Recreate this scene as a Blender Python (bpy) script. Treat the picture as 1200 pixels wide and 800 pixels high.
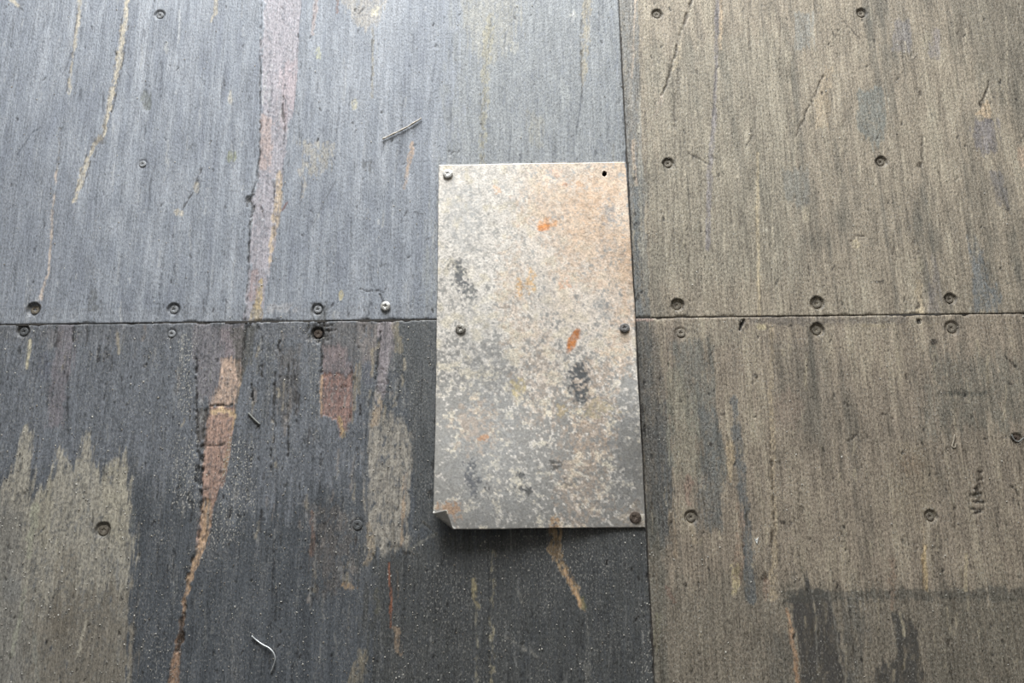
import bpy, bmesh, math, random
import numpy as np
from mathutils import Matrix, Vector

for o in list(bpy.data.objects):
    bpy.data.objects.remove(o)
scene = bpy.context.scene
COL = scene.collection
random.seed(7)
RNG = np.random.default_rng(11)

# ------------------------------------------------------------------ camera
# a phone held at about 1.18 m, looking down at the floor, tilted 13 degrees
# towards the open doors (+Y); focal length of a 26 mm equivalent lens
F = 867.0
H = 1.18
Yc = Vector(((557 - 600) / F, (400 + 3204) / F, -1.0)).normalized()   # world +Y seen by the camera
Xc = Vector((1.0, -Yc.x / Yc.y, 0.0)).normalized()                    # world +X
Zc = Xc.cross(Yc).normalized()                                        # world +Z
R = Matrix((Xc, Yc, Zc))
cam_d = bpy.data.cameras.new('camera')
cam_d.sensor_fit = 'HORIZONTAL'
cam_d.sensor_width = 36.0
cam_d.lens = F / 1200 * 36.0
cam_d.clip_start = 0.01
cam = bpy.data.objects.new('camera', cam_d)
COL.objects.link(cam)
cam.matrix_world = Matrix.Translation((0, 0, H)) @ R.to_4x4()
scene.camera = cam

# ------------------------------------------------------------------ light
DOOR_Y = 3.10
scene.view_settings.view_transform = 'Standard'
scene.view_settings.look = 'None'
scene.view_settings.gamma = 1.0
scene.view_settings.use_curve_mapping = False
scene.view_settings.exposure = 0.0
w = bpy.data.worlds.new('overcast_sky')
scene.world = w
w.use_nodes = True
w.node_tree.nodes['Background'].inputs[0].default_value = (0.80, 0.90, 1.0, 1)
w.node_tree.nodes['Background'].inputs[1].default_value = 1.0
X_LIGHT = -0.24       # the left door leaf stands open
ld = bpy.data.lights.new('doorway_daylight', 'AREA')      # overcast daylight entering the open container doors
ld.shape = 'RECTANGLE'
ld.size = 1.55
ld.size_y = 2.15
ld.energy = 262.0
ld.color = (0.96, 0.985, 1.0)
lo = bpy.data.objects.new('doorway_daylight', ld)
COL.objects.link(lo)
lo.location = (X_LIGHT, DOOR_Y - 0.03, 1.15)
lo.rotation_euler = (math.radians(-90), 0, 0)              # faces -Y, into the container


def P(u, v):
    """photo pixel -> point on the floor (metres)"""
    d = R @ Vector(((u - 600) / F, (400 - v) / F, -1.0))
    t = -H / d.z
    return (d.x * t, d.y * t)


PX = (P(601, 400)[0] - P(600, 400)[0])                     # metres per photo pixel at the centre


def lin(c):
    a = np.asarray(c, float) / 255.0
    return np.where(a <= 0.04045, a / 12.92, ((a + 0.055) / 1.055) ** 2.4)


# ------------------------------------------------------------------ helpers
def link(name, me, mat=None, parent=None):
    o = bpy.data.objects.new(name, me)
    COL.objects.link(o)
    if mat and me is not None and not me.materials:
        me.materials.append(mat)
    if parent:
        o.parent = parent
    return o


def tag(o, label=None, cat=None, group=None, kind=None):
    if label: o['label'] = label
    if cat: o['category'] = cat
    if group: o['group'] = group
    if kind: o['kind'] = kind
    return o


def smooth(me):
    me.polygons.foreach_set('use_smooth', np.ones(len(me.polygons), bool))


def hash2(xi, yi, seed):
    h = (xi.astype(np.int64) * 374761393 + yi.astype(np.int64) * 668265263 + seed * 974634777) & 0xffffffff
    h = ((h ^ (h >> 13)) * 1274126177) & 0xffffffff
    h = h ^ (h >> 16)
    return h.astype(np.float64) / 4294967295.0


def vnoise(x, y, seed):
    xi = np.floor(x); yi = np.floor(y)
    fx = x - xi; fy = y - yi
    fx = fx * fx * (3 - 2 * fx); fy = fy * fy * (3 - 2 * fy)
    a = hash2(xi, yi, seed); b = hash2(xi + 1, yi, seed)
    c = hash2(xi, yi + 1, seed); d = hash2(xi + 1, yi + 1, seed)
    return (a + (b - a) * fx) * (1 - fy) + (c + (d - c) * fx) * fy


def fbm(x, y, seed, octv=3):
    s = 0; a = 1; t = 0
    for k in range(octv):
        s = s + a * vnoise(x * 2 ** k, y * 2 ** k, seed + 17 * k); t += a; a *= 0.55
    return (s / t - 0.5) * 2.6          # about -1..1


def sstep(a, b, x):
    t = np.clip((x - a) / (b - a), 0, 1)
    return t * t * (3 - 2 * t)


# ------------------------------------------------------------------ materials
def new_mat(name):
    m = bpy.data.materials.new(name)
    m.use_nodes = True
    nt = m.node_tree
    return m, nt, nt.nodes['Principled BSDF']


def nd(nt, t, **kw):
    n = nt.nodes.new(t)
    for k, v in kw.items():
        setattr(n, k, v)
    return n


def noise_node(nt, vec, scale, detail=2.0, rough=0.55, seed=0.0):
    mp = nd(nt, 'ShaderNodeMapping')
    mp.inputs['Scale'].default_value = scale
    mp.inputs['Location'].default_value = (seed, seed * 1.7, seed * 0.3)
    nt.links.new(vec, mp.inputs['Vector'])
    n = nd(nt, 'ShaderNodeTexNoise')
    n.inputs['Scale'].default_value = 1.0
    n.inputs['Detail'].default_value = detail
    n.inputs['Roughness'].default_value = rough
    nt.links.new(mp.outputs[0], n.inputs['Vector'])
    return n.outputs['Fac']


def math_node(nt, op, a, b=None, clamp=False):
    n = nd(nt, 'ShaderNodeMath', operation=op, use_clamp=clamp)
    for i, v in enumerate((a, b)):
        if v is None: continue
        if isinstance(v, (int, float)): n.inputs[i].default_value = v
        else: nt.links.new(v, n.inputs[i])
    return n.outputs[0]


def remap(nt, v, a, b, c, d):
    n = nd(nt, 'ShaderNodeMapRange')
    for i, q in enumerate((a, b, c, d)): n.inputs[i + 1].default_value = q
    nt.links.new(v, n.inputs[0])
    return n.outputs[0]


def mix_col(nt, fac, a, b):
    n = nd(nt, 'ShaderNodeMix', data_type='RGBA')
    for sock, v in ((n.inputs[0], fac), (n.inputs[6], a), (n.inputs[7], b)):
        if isinstance(v, (int, float)): sock.default_value = v
        elif isinstance(v, tuple): sock.default_value = v
        else: nt.links.new(v, sock)
    return n.outputs[2]


def attr(nt, name, out='Fac'):
    n = nd(nt, 'ShaderNodeAttribute', attribute_name=name)
    return n.outputs[out]


def scale_col(nt, col, fac):
    n = nd(nt, 'ShaderNodeVectorMath', operation='SCALE')
    nt.links.new(col, n.inputs[0])
    nt.links.new(fac, n.inputs['Scale'])
    return n.outputs[0]


def plywood_material():
    m, nt, b = new_mat('weathered_plywood')
    tc = nd(nt, 'ShaderNodeTexCoord').outputs['Object']
    pig = attr(nt, 'pigment', 'Color')
    fib = attr(nt, 'fibre'); flk = attr(nt, 'fleck'); gls = attr(nt, 'gloss')
    n1 = remap(nt, noise_node(nt, tc, (360, 16, 1), 3, 0.6, 1.3), 0.28, 0.72, -1, 1)   # long wood fibres
    n2 = remap(nt, noise_node(nt, tc, (420, 190, 1), 2, 0.6, 4.1), 0.28, 0.72, -1, 1)  # short grain and grime
    n3 = remap(nt, noise_node(nt, tc, (60, 14, 1), 2, 0.5, 9.7), 0.3, 0.7, -1, 1)      # broad bands
    g = math_node(nt, 'ADD', math_node(nt, 'MULTIPLY', n1, 0.27), math_node(nt, 'MULTIPLY', n2, 0.32))
    g = math_node(nt, 'ADD', g, math_node(nt, 'MULTIPLY', n3, 0.08))
    g = math_node(nt, 'MULTIPLY', g, fib)
    g = math_node(nt, 'MAXIMUM', math_node(nt, 'ADD', g, 1.0), 0.2)
    col = scale_col(nt, pig, g)
    # open pores packed with dirt
    pn = noise_node(nt, tc, (520, 170, 1), 1, 0.5, 13.0)
    pores = math_node(nt, 'MULTIPLY', remap(nt, pn, 0.655, 0.74, 0, 1), remap(nt, fib, 0.2, 1.2, 0.25, 0.7))
    col = mix_col(nt, pores, col, (0.018, 0.017, 0.017, 1))
    # pale flecks where the coat is rubbed off the fibre tips
    fn = noise_node(nt, tc, (430, 260, 1), 1, 0.5, 23.0)
    fm = math_node(nt, 'MULTIPLY', remap(nt, fn, 0.565, 0.67, 0, 1), flk, clamp=True)
    col = mix_col(nt, fm, col, (0.42, 0.40, 0.36, 1))
    nt.links.new(col, b.inputs['Base Color'])
    rg = math_node(nt, 'ADD', gls, math_node(nt, 'MULTIPLY', n2, 0.06), clamp=True)
    nt.links.new(rg, b.inputs['Roughness'])
    b.inputs['Specular IOR Level'].default_value = 0.33
    bp = nd(nt, 'ShaderNodeBump')
    bp.inputs['Strength'].default_value = 0.4
    bp.inputs['Distance'].default_value = 0.0009
    hgt = math_node(nt, 'ADD', math_node(nt, 'MULTIPLY', n1, 0.5), math_node(nt, 'MULTIPLY', n2, 0.6))
    hgt = math_node(nt, 'SUBTRACT', hgt, math_node(nt, 'MULTIPLY', pores, 1.5))
    nt.links.new(math_node(nt, 'MULTIPLY', hgt, fib), bp.inputs['Height'])
    nt.links.new(bp.outputs[0], b.inputs['Normal'])
    return m


def plate_material():
    m, nt, b = new_mat('corroded_galvanised_steel')
    tc = nd(nt, 'ShaderNodeTexCoord').outputs['Object']
    pig = attr(nt, 'pigment', 'Color')
    crust = attr(nt, 'crust')
    n1 = remap(nt, noise_node(nt, tc, (300, 300, 300), 3, 0.65, 2.0), 0.3, 0.7, -1, 1)
    n2 = remap(nt, noise_node(nt, tc, (110, 80, 100), 3, 0.6, 7.0), 0.3, 0.7, -1, 1)
    g = math_node(nt, 'ADD', math_node(nt, 'MULTIPLY', n1, 0.30), math_node(nt, 'MULTIPLY', n2, 0.16))
    g = math_node(nt, 'ADD', math_node(nt, 'MULTIPLY', g, remap(nt, crust, 0, 1, 0.55, 1.25)), 1.0)
    col = scale_col(nt, pig, g)
    nt.links.new(col, b.inputs['Base Color'])
    nt.links.new(remap(nt, crust, 0, 1, 0.55, 0.12), b.inputs['Metallic'])
    nt.links.new(math_node(nt, 'ADD', remap(nt, crust, 0, 1, 0.46, 0.66), math_node(nt, 'MULTIPLY', n1, 0.06)), b.inputs['Roughness'])
    bp = nd(nt, 'ShaderNodeBump')
    bp.inputs['Strength'].default_value = 0.14
    bp.inputs['Distance'].default_value = 0.0006
    nt.links.new(math_node(nt, 'MULTIPLY', n1, remap(nt, crust, 0, 1, 0.3, 1.0)), bp.inputs['Height'])
    nt.links.new(bp.outputs[0], b.inputs['Normal'])
    return m


def simple_mat(name, c, rough=0.6, metal=0.0, nscale=300, namt=0.25, c2=None, thr=(0.45, 0.6)):
    m, nt, b = new_mat(name)
    tc = nd(nt, 'ShaderNodeTexCoord').outputs['Object']
    n1 = remap(nt, noise_node(nt, tc, (nscale,) * 3, 3, 0.6, 3.0), 0.3, 0.7, 1 - namt, 1 + namt)
    rgb = nd(nt, 'ShaderNodeRGB'); rgb.outputs[0].default_value = (*lin(c), 1)
    base = rgb.outputs[0]
    if c2:
        n2 = remap(nt, noise_node(nt, tc, (nscale * 0.35,) * 3, 3, 0.6, 8.0), thr[0], thr[1], 0, 1)
        base = mix_col(nt, n2, base, (*lin(c2), 1))
    nt.links.new(scale_col(nt, base, n1), b.inputs['Base Color'])
    b.inputs['Roughness'].default_value = rough
    b.inputs['Metallic'].default_value = metal
    return m


M_PLY = plywood_material()
M_PLATE = plate_material()
M_DIRT = simple_mat('packed_joint_dirt', (58, 54, 50), 0.9)
M_JOIST = simple_mat('dark_steel', (45, 44, 43), 0.7, 0.2)
M_WALL = simple_mat('grey_container_paint', (112, 110, 106), 0.55, 0.0, 3, 0.12)
M_SCREW_OLD = simple_mat('dirty_screw_steel', (128, 120, 107), 0.7, 0.1, 500, 0.3, (92, 84, 74))
M_SCREW_GREY = simple_mat('grey_coated_screw', (146, 147, 149), 0.6, 0.15, 500, 0.25, (104, 104, 104))
M_SCREW_ZINC = simple_mat('bright_zinc_screw', (206, 204, 200), 0.42, 0.5, 500, 0.15, (150, 146, 140))
M_SCREW_DARK = simple_mat('brown_rusted_screw', (96, 84, 74), 0.7, 0.2, 500, 0.35, (58, 47, 40))
M_SPLINTER = simple_mat('dry_splinter_wood', (198, 190, 178), 0.8, 0, 400, 0.2, (158, 148, 134))
M_WIRE = simple_mat('pale_tie_wire', (190, 192, 192), 0.4, 0.4, 400, 0.15)
M_TWIG = simple_mat('grey_dry_stalk', (112, 112, 108), 0.8, 0, 400, 0.25)
M_GRIT = simple_mat('pale_grit', (172, 168, 160), 0.8, 0, 60, 0.5, (120, 112, 100))
M_CHIP = simple_mat('white_paint_chip', (215, 215, 210), 0.6, 0, 300, 0.1)

# ------------------------------------------------------------------ container shell (out of frame)
X_SEAM = P(725 + 0.0525 * 340, 340)[0]
Y_LEFT = P(330, 376.6)[1]
Y_RIGHT = P(975, 369.8)[1]
X0, X1 = X_SEAM - 1.175, X_SEAM + 1.175
Y0, Y1 = Y_LEFT - 2.44, DOOR_Y
ZC = 2.39


def corrugated(name, x, sign):
    """trapezoid-corrugated sheet wall standing along Y"""
    prof = []
    y = Y0
    d = 0.036
    while y < Y1 - 0.28:
        prof += [(y, 0), (y + 0.07, 0), (y + 0.138, d), (y + 0.21, d)]
        y += 0.278
    prof += [(Y1, 0)]
    vs = []
    for (yy, dd) in prof:
        vs += [(x + sign * dd, yy, -0.03), (x + sign * dd, yy, ZC)]
    fs = [(2 * i, 2 * i + 2, 2 * i + 3, 2 * i + 1) for i in range(len(prof) - 1)]
    me = bpy.data.meshes.new(name)
    me.from_pydata(vs, [], fs)
    o = link(name, me, M_WALL)
    md = o.modifiers.new('sheet', 'SOLIDIFY'); md.thickness = 0.002; md.offset = 0
    return o


wl = corrugated('wall_left', X0 - 0.004, -1)
tag(wl, 'grey corrugated steel side wall left of the floor', 'wall', kind='structure')
wr = corrugated('wall_right', X1 + 0.004, 1)
tag(wr, 'grey corrugated steel side wall right of the floor', 'wall', kind='structure')


def slab(name, x0, x1, y0, y1, z0, z1, mat, parent=None):
    bm = bmesh.new()
    bmesh.ops.create_cube(bm, size=1)
    for vv in bm.verts:
        vv.co = Vector(((x0 + x1) / 2 + vv.co.x * (x1 - x0), (y0 + y1) / 2 + vv.co.y * (y1 - y0), (z0 + z1) / 2 + vv.co.z * (z1 - z0)))
    me = bpy.data.meshes.new(name); bm.to_mesh(me); bm.free()
    return link(name, me, mat, parent)


tag(slab('ceiling', X0 - 0.05, X1 + 0.05, Y0, Y1, ZC, ZC + 0.02, M_WALL), 'flat grey steel container roof', 'ceiling', kind='structure')
tag(slab('wall_back', X0 - 0.05, X1 + 0.05, Y0 - 0.02, Y0, -0.03, ZC, M_WALL), 'grey steel end wall behind the viewer', 'wall', kind='structure')

# ------------------------------------------------------------------ the wear on the floor, broad tone changes, and corner light falloff painted as colour
# every mark is traced as a line or an outline, given in photo pixels and turned into floor metres by P()
FEATS = {k: [] for k in 'ABCD'}       # A back left, B back right, C front left, D front right panel


def S(pn, pts, wd, col, op=1.0, soft=1.2, rag=1.0, brk=0.0, dep=0.0, fib=None, flk=None, gls=None):
    FEATS[pn].append(('s', pts, wd, col, op, soft, rag, brk, dep, fib, flk, gls))


def Q(pn, pts, col, op=1.0, soft=3.0, rag=4.0, brk=0.0, dep=0.0, fib=None, flk=None, gls=None):
    FEATS[pn].append(('p', pts, None, col, op, soft, rag, brk, dep, fib, flk, gls))


def E(pn, u, v, ru, rv, col, op=1.0, soft=None, rag=None, brk=0.0, dep=0.0, **kw):
    n = 14
    pts = [(u + ru * math.cos(2 * math.pi * i / n), v + rv * math.sin(2 * math.pi * i / n)) for i in range(n)]
    r = min(ru, rv)
    Q(pn, pts, col, op * (.85 if soft is None else 1), r * 0.8 if soft is None else soft, r * 0.9 if rag is None else rag, max(brk, .3 if soft is None else .1), dep, **kw)


CREAM = (190, 178, 156); TAN = (184, 152, 116); PINK = (182, 140, 118); LAV = (162, 152, 158)
CRACK = (34, 32, 31); DKCOAT = (70, 73, 78); BEIGE = (142, 133, 114); REDBR = (146, 112, 100)
MAUVE = (112, 103, 108); GREY = (116, 118, 120); BLUE = (98, 104, 108); OLIVE = (150, 146, 122)

# ---- A: back left, blue-grey coated
Q('A', [(540, -40), (740, -40), (745, 380), (500, 380), (520, 200)], (138, 140, 139), .75, 60, 20)
Q('A', [(-20, 180), (90, 200), (110, 330), (60, 380), (-20, 380)], (122, 126, 134), .6, 50, 20)
Q('A', [(540, -10), (612, -10), (606, 50), (580, 75), (552, 60)], (160, 154, 138), .45, 14, 14, .3)
Q('A', [(398, -10), (456, -10), (452, 22), (430, 36), (410, 24)], (170, 160, 146), .65, 7, 10, .3)
S('A', [(149, -5), (147, 20), (143, 45), (138, 75), (133, 100), (128, 122), (124, 142), (122, 160)], [6, 7, 8, 9, 7.5, 6.5, 5, 3], CREAM, .9, 1.5, 3, .36, .4)
S('A', [(116, 163), (110, 170), (104, 184), (98, 200), (93, 216), (86, 236)], [9, 5, 5.5, 7, 7.5, 3], CREAM, .9, 1.5, 3, .36, .4)
for pts in ([(143, 20), (140, 45), (134, 75), (129, 100), (124, 130), (121, 158)], [(150, 30), (143, 75), (137, 105), (131, 130)], [(106, 172), (99, 190), (94, 208), (86, 230)], [(112, 176), (103, 200), (95, 222)], [(90, 10), (86, 50), (82, 80), (77, 108)]):
    S('A', pts, 1.8, (70, 68, 68), .75, 1, 1.6, .55, .5)
E('A', 115, 164, 8, 6, (84, 80, 76), .6, 3, 3, .4)
S('A', [(94, -4), (92, 20), (88, 50), (84, 75), (80, 110)], [6, 5, 3, 2.5, 4], CREAM, .8, 1.5, 1.5, .4, .3)
S('A', [(84, 62), (74, 86)], 3, (80, 82, 88), .6, 1.5, 1, .4)
S('A', [(12, -4), (22, 8)], [7, 3], CREAM, .8)
S('A', [(22, 8), (28, 13)], 2, CRACK, .7)
S('A', [(45, 150), (36, 158), (20, 182)], [3, 2, 2], (70, 74, 82), .7, 1.2, .6, .4)
S('A', [(254, -4), (252, 14), (247, 25)], [6, 5, 2], CREAM, .8)
S('A', [(66, 200), (61, 250), (59, 290), (57, 318), (50, 338), (46, 358)], [2.5, 2.5, 2.5, 2, 3, 3], (196, 176, 158), .8, 1.2, 1.0, .4, .4)
S('A', [(70, 150), (67, 200)], 2, (190, 180, 164), .5, 1.2, 1.0, .5)
S('A', [(235, 198), (231, 212), (224, 228), (213, 246)], [3, 2.5, 2.5, 3], (56, 54, 54), .8, 1.2, 1.2, .3, 1.0)
E('A', 229, 220, 3.5, 7, CREAM, .6)
E('A', 211, 249, 6, 3.5, CREAM, .8)
E('A', 270, 115, 4, 9, (196, 186, 166), .7)
E('A', 270, 183, 4.5, 7, (140, 142, 104), .8)
E('A', 171, 117, 6, 12, (104, 108, 104), .8, 3, 4, .3, .6)
E('A', 228, 172, 4, 4, (90, 94, 98), .7)
E('A', 195, 57, 3, 6, (190, 186, 176), .5)
# the long peeled strip, lavender veneer with tan edges
Q('A', [(309, -20), (354, -20), (350, 60), (347, 112), (336, 152), (334, 200), (329, 245), (321, 292), (315, 330), (306, 384), (286, 384), (290, 345), (293, 300), (296, 262), (296, 232), (304, 200), (306, 120)], (164, 156, 161), .85, 3, 4, .1, .9, fib=.7, gls=.5)
Q('A', [(332, 70), (349, 70), (345, 112), (334, 150), (326, 150)], (176, 156, 158), .5, 9, 6, .2)
Q('A', [(304, 130), (318, 140), (314, 200), (304, 200)], (176, 150, 138), .6, 5, 4)
S('A', [(327, 204), (327, 230), (323, 260), (319, 285), (315, 312)], [7, 9, 9, 6, 3], (188, 166, 138), .9, 1.5, 3, .3, .3)
S('A', [(305, 330), (302, 355), (298, 378)], [8, 10, 14], (176, 154, 112), .9, 2, 4, .35, .3)
S('A', [(298, 320), (296, 350)], [10, 8], (150, 120, 112), .5, 3, 3, .3)
S('A', [(306, -5), (305, 60), (305, 120), (304, 180), (301, 212), (296, 224)], [1.5, 1.8, 1.8, 2.2, 2.4, 2.4], CRACK, .85, 1, 1.2, .5, 1.1)
S('A', [(296, 228), (293, 234), (296, 246), (292, 262), (292, 300), (290, 330), (286, 376)], [3.5, 5, 4, 2.4, 1.8, 2.2, 4], CRACK, .85, 1, 1.6, .48, 1.3)
E('A', 290, 236, 4, 6, (58, 56, 56), .8, 2, 2, .3, 1.5)
S('A', [(303, 240), (308, 246), (310, 254)], 2, (70, 64, 64), .7)
S('A', [(332, 112), (331, 130), (334, 146), (332, 165)], [3, 4, 3, 2], (52, 50, 48), .8, 1, 1.5, .35, 1.2)
S('A', [(321, 215), (320, 236)], 2.5, (50, 46, 44), .8, 1, 1.5, .35, 1)
S('A', [(310, 266), (326, 267)], 1.6, (84, 76, 74), .7)
S('A', [(336, 238), (330, 246)], 3, (110, 66, 56), .7)
S('A', [(371, -5), (369, 15), (366, 40)], [7, 6, 4], (172, 152, 146), .7, 1.5, 2, .3)
S('A', [(370, 2), (366, 26), (363, 40)], 1.8, (74, 66, 64), .7, 1, 1, .4, .6)
S('A', [(396, -2), (395, 14)], 3, (120, 84, 66), .7)
E('A', 439, 14, 6, 5, (206, 196, 168), .8)
S('A', [(426, 9), (419, 16)], 2, CRACK, .7)
E('A', 373, 62, 3.5, 9, (180, 178, 140), .8)
S('A', [(437, 35), (437, 75), (436, 115)], 3, (150, 138, 110), .6, 1.2, 1, .4)
S('A', [(437, 44), (436, 60)], 1.8, CRACK, .7); S('A', [(436, 78), (435, 95)], 1.8, CRACK, .7)
E('A', 416, 122, 4, 8, (190, 180, 144), .7)
S('A', [(412, 117), (421, 117)], 1.6, CRACK, .6)
S('A', [(528, 15), (531, 40), (526, 70)], 2, (84, 88, 92), .5, 1.2, 1, .5)
S('A', [(575, 20), (570, 60), (568, 110), (566, 150), (565, 195)], [12, 13, 9, 7, 7], (156, 148, 122), .65, 3, 4, .45)
S('A', [(564, 110), (565, 195)], 2, (72, 72, 72), .6, 1, 1, .4, .6)
S('A', [(576, 20), (573, 60)], 1.6, (72, 72, 72), .6, 1, 1, .4)
S('A', [(688, -5), (687, 30), (685, 70), (683, 100)], [11, 11, 10, 5], (158, 146, 120), .7, 2.5, 4, .4)
S('A', [(681, 24), (681, 60), (682, 95), (682, 120)], 2.2, (60, 58, 56), .7, 1, 1, .4, .8)
Q('A', [(652, 85), (668, 100), (668, 130), (660, 125)], (158, 160, 158), .6, 6, 5)
Q('A', [(618, 130), (640, 140), (636, 175), (618, 168)], (158, 152, 134), .4, 8, 8, .3)
E('A', 603, 55, 5, 8, (176, 172, 158), .5)
E('A', 672, 18, 6, 4, (190, 188, 178), .6)
S('A', [(718, 168), (719, 188)], 3, (92, 88, 68), .6, 1.2, 1, .4)
S('A', [(668, 160), (673, 157)], 1.6, CRACK, .7)
S('A', [(484, 168), (481, 182), (478, 198)], [5, 6, 5], (180, 150, 122), .75, 1.5, 2, .3)
S('A', [(478, 198), (474, 220)], [5, 3], (176, 150, 126), .6, 1.5, 2, .4)
Q('A', [(352, 165), (392, 168), (386, 200), (366, 205), (352, 195)], (170, 160, 140), .55, 5, 8, .5, .3)
Q('A', [(422, 186), (440, 188), (438, 202), (424, 200)], (84, 84, 82), .6, 4, 5, .5, .4)
S('A', [(352, 200), (358, 215), (354, 230)], 5, (168, 156, 138), .5, 2, 3, .5)
S('A', [(477, 246), (470, 260)], 1.8, CRACK, .6); S('A', [(485, 249), (491, 250), (498, 251)], 2, CRACK, .7, brk=.3)
S('A', [(500, 280), (507, 278)], 1.6, CRACK, .6)
S('A', [(393, 212), (375, 245), (368, 262)], 1.6, (84, 86, 90), .6, 1.2, 1, .4)
S('A', [(235, 92), (240, 98)], 2, (70, 74, 80), .5)
E('A', 399, 346, 3, 6, (178, 164, 118), .8)
S('A', [(446, 312), (452, 310)], 2, CRACK, .6)
S('A', [(421, 338), (430, 340), (444, 340), (450, 343)], 2, CRACK, .75, 1, .8, .2, .7)
S('A', [(445, 345), (448, 352), (452, 356)], 3, CRACK, .85, 1, 1, 0, 1)
# scuffed light strip along the joint
Q('A', [(-10, 362), (745, 358), (745, 380), (-10, 384)], (140, 142, 146), .35, 4, 5, .3, .2)
Q('A', [(312, 355), (350, 356), (352, 366), (312, 366)], (176, 172, 172), .5, 4, 4, .4)
S('A', [(110, 340), (108, 362)], [6, 10], (92, 92, 88), .5, 3, 3, .4)
for (u, a, b_) in ((238, 352, 374), (265, 352, 374), (118, 350, 374), (86, 350, 372), (408, 350, 372), (216, 360, 374), (175, 352, 368)):
    S('A', [(u, a), (u - 1, b_)], 1.6, (68, 68, 70), .7, 1, .8, .3, .6)
S('A', [(380, 360), (382, 374)], 2, CRACK, .7)
Q('A', [(362, 352), (386, 354), (384, 378), (362, 378)], (88, 88, 86), .6, 4, 5, .45, .8)
Q('A', [(736, 0), (728, -5), (724, 120), (735, 200), (742, 380), (750, 380)], (112, 114, 114), .4, 4, 4)

# ---- B: back right, bare beige wood
Q('B', [(722, -20), (748, -20), (752, 120), (750, 380), (735, 380)], (116, 117, 116), .8, 5, 4, .15)
Q('B', [(742, 190), (756, 190), (762, 374), (742, 374)], (96, 101, 102), .65, 5, 4, .2)
Q('B', [(1090, -20), (1240, -20), (1240, 160), (1160, 110)], (118, 110, 96), .8, 60, 20)  # light falling off towards the far right corner, painted into the wood colour
Q('B', [(760, 60), (930, 40), (940, 330), (760, 330)], (146, 138, 120), .55, 40, 20)
S('B', [(740, 0), (739, 60), (740, 150)], 3, (166, 158, 146), .6, 1.2, 1.2, .4)
S('B', [(745, -5), (743, 40), (741, 90)], 2.5, (190, 170, 148), .8, 1.2, 1.0, .25)
S('B', [(738, 5), (739, 40)], 2, (60, 58, 56), .6, 1, 1, .4)
S('B', [(750, 100), (749, 200), (752, 300)], 2.5, (176, 168, 150), .6, 1.2, 1.4, .35)
S('B', [(742, 165), (743, 190), (746, 215)], 4, (180, 156, 130), .6, 1.5, 1.5, .4)
S('B', [(812, -5), (806, 14), (800, 32), (795, 52), (788, 75), (782, 95), (776, 112)], [4, 4, 3, 4, 3, 3, 2], (62, 54, 46), .8, 1, 1.5, .35, 1.5)
S('B', [(797, 55), (795, 68), (789, 82)], [4, 6, 3], (186, 170, 140), .7, 1.2, 1.5, .25)
S('B', [(776, 112), (768, 135), (762, 150)], 4, (172, 154, 136), .5, 2, 2, .4)
S('B', [(845, -5), (845, 20), (844, 60)], [5, 5, 3], (182, 158, 126), .7, 1.5, 1.5, .35)
S('B', [(846, 4), (846, 12)], 2, CRACK, .6)
S('B', [(841, 0), (839, 60), (838, 110), (836, 150), (832, 200), (830, 250), (829, 290)], [5, 5, 4, 6, 7, 6, 6], (124, 118, 122), .65, 1.5, 1.5, .15)
S('B', [(839, 70), (838, 110), (834, 160)], 1.6, (66, 62, 62), .6, 1, .8, .35, .6)
S('B', [(840, 80), (842, 76)], 2, CRACK, .6)
S('B', [(870, 20), (868, 200), (866, 300)], 2, (112, 104, 92), .5, 1.4, 1.2, .4)
S('B', [(888, 180), (888, 260), (889, 310), (890, 370)], [3, 4, 3, 4], (186, 168, 134), .7, 1.2, 1.4, .25)
S('B', [(885, 110), (884, 180)], 2, (96, 86, 74), .5, 1.2, 1, .4)
for (u, a, b_) in ((780, 140, 200), (792, 140, 195), (760, 200, 300), (808, 220, 330), (778, 210, 330), (822, 200, 300), (858, 130, 180), (790, 215, 300), (915, 20, 90), (990, 130, 190), (1060, 0, 50), (1128, 20, 80), (1065, 190, 270), (1135, 270, 300)):
    S('B', [(u, a), (u - 1, b_)], 1.8, (98, 90, 78), .6, 1.2, 1.2, .35, .4)
for (u, a, b_) in ((755, 30, 90), (802, 190, 300), (850, 190, 290), (905, 0, 120), (978, 80, 180), (985, 160, 230), (1120, 80, 170), (1180, 20, 120), (906, 200, 290), (1090, 210, 260), (926, 60, 140), (950, 120, 180)):
    S('B', [(u, a), (u - 1, b_)], 2.2, (172, 160, 136), .55, 1.2, 1.4, .35)
S('B', [(965, 88), (958, 104), (952, 118), (944, 134), (938, 148), (933, 160)], [2, 2.5, 3, 2.5, 2.5, 2], (62, 54, 46), .8, 1, 1, .25, 1)
Q('B', [(968, 78), (974, 80), (972, 150), (956, 150), (956, 115)], (176, 156, 126), .5, 5, 5, .2)
for pts in ([(805, 178), (818, 185), (832, 193)], [(883, 158), (873, 172)], [(990, 25), (1000, 36), (1010, 47)], [(979, 42), (971, 53)], [(1022, 73), (1016, 78)], [(842, 76), (839, 82)], [(939, 193), (936, 199)], [(1057, 85), (1050, 93)]):
    S('B', pts, 2.0, (52, 47, 42), .85, .9, .5, .1, .8)
S('B', [(1075, 62), (1065, 71)], 2.8, (170, 158, 140), .8, .9, .4)
S('B', [(1076, 63), (1066, 72)], 1.2, CRACK, .7, .9, .4)
E('B', 1088, 48, 7, 12, (160, 150, 128), .6, 4, 5, .4)
S('B', [(1160, 90), (1157, 105), (1153, 116), (1150, 124)], [1.5, 2, 3, 5], (50, 42, 36), .85, 1, 1, .15, 1.5)
Q('B', [(1157, 114), (1163, 132), (1160, 142), (1150, 135), (1142, 135), (1152, 126)], (184, 160, 128), .85, 2, 2, .2)
E('B', 1161, 142, 3, 2.5, CRACK, .85)
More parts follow.
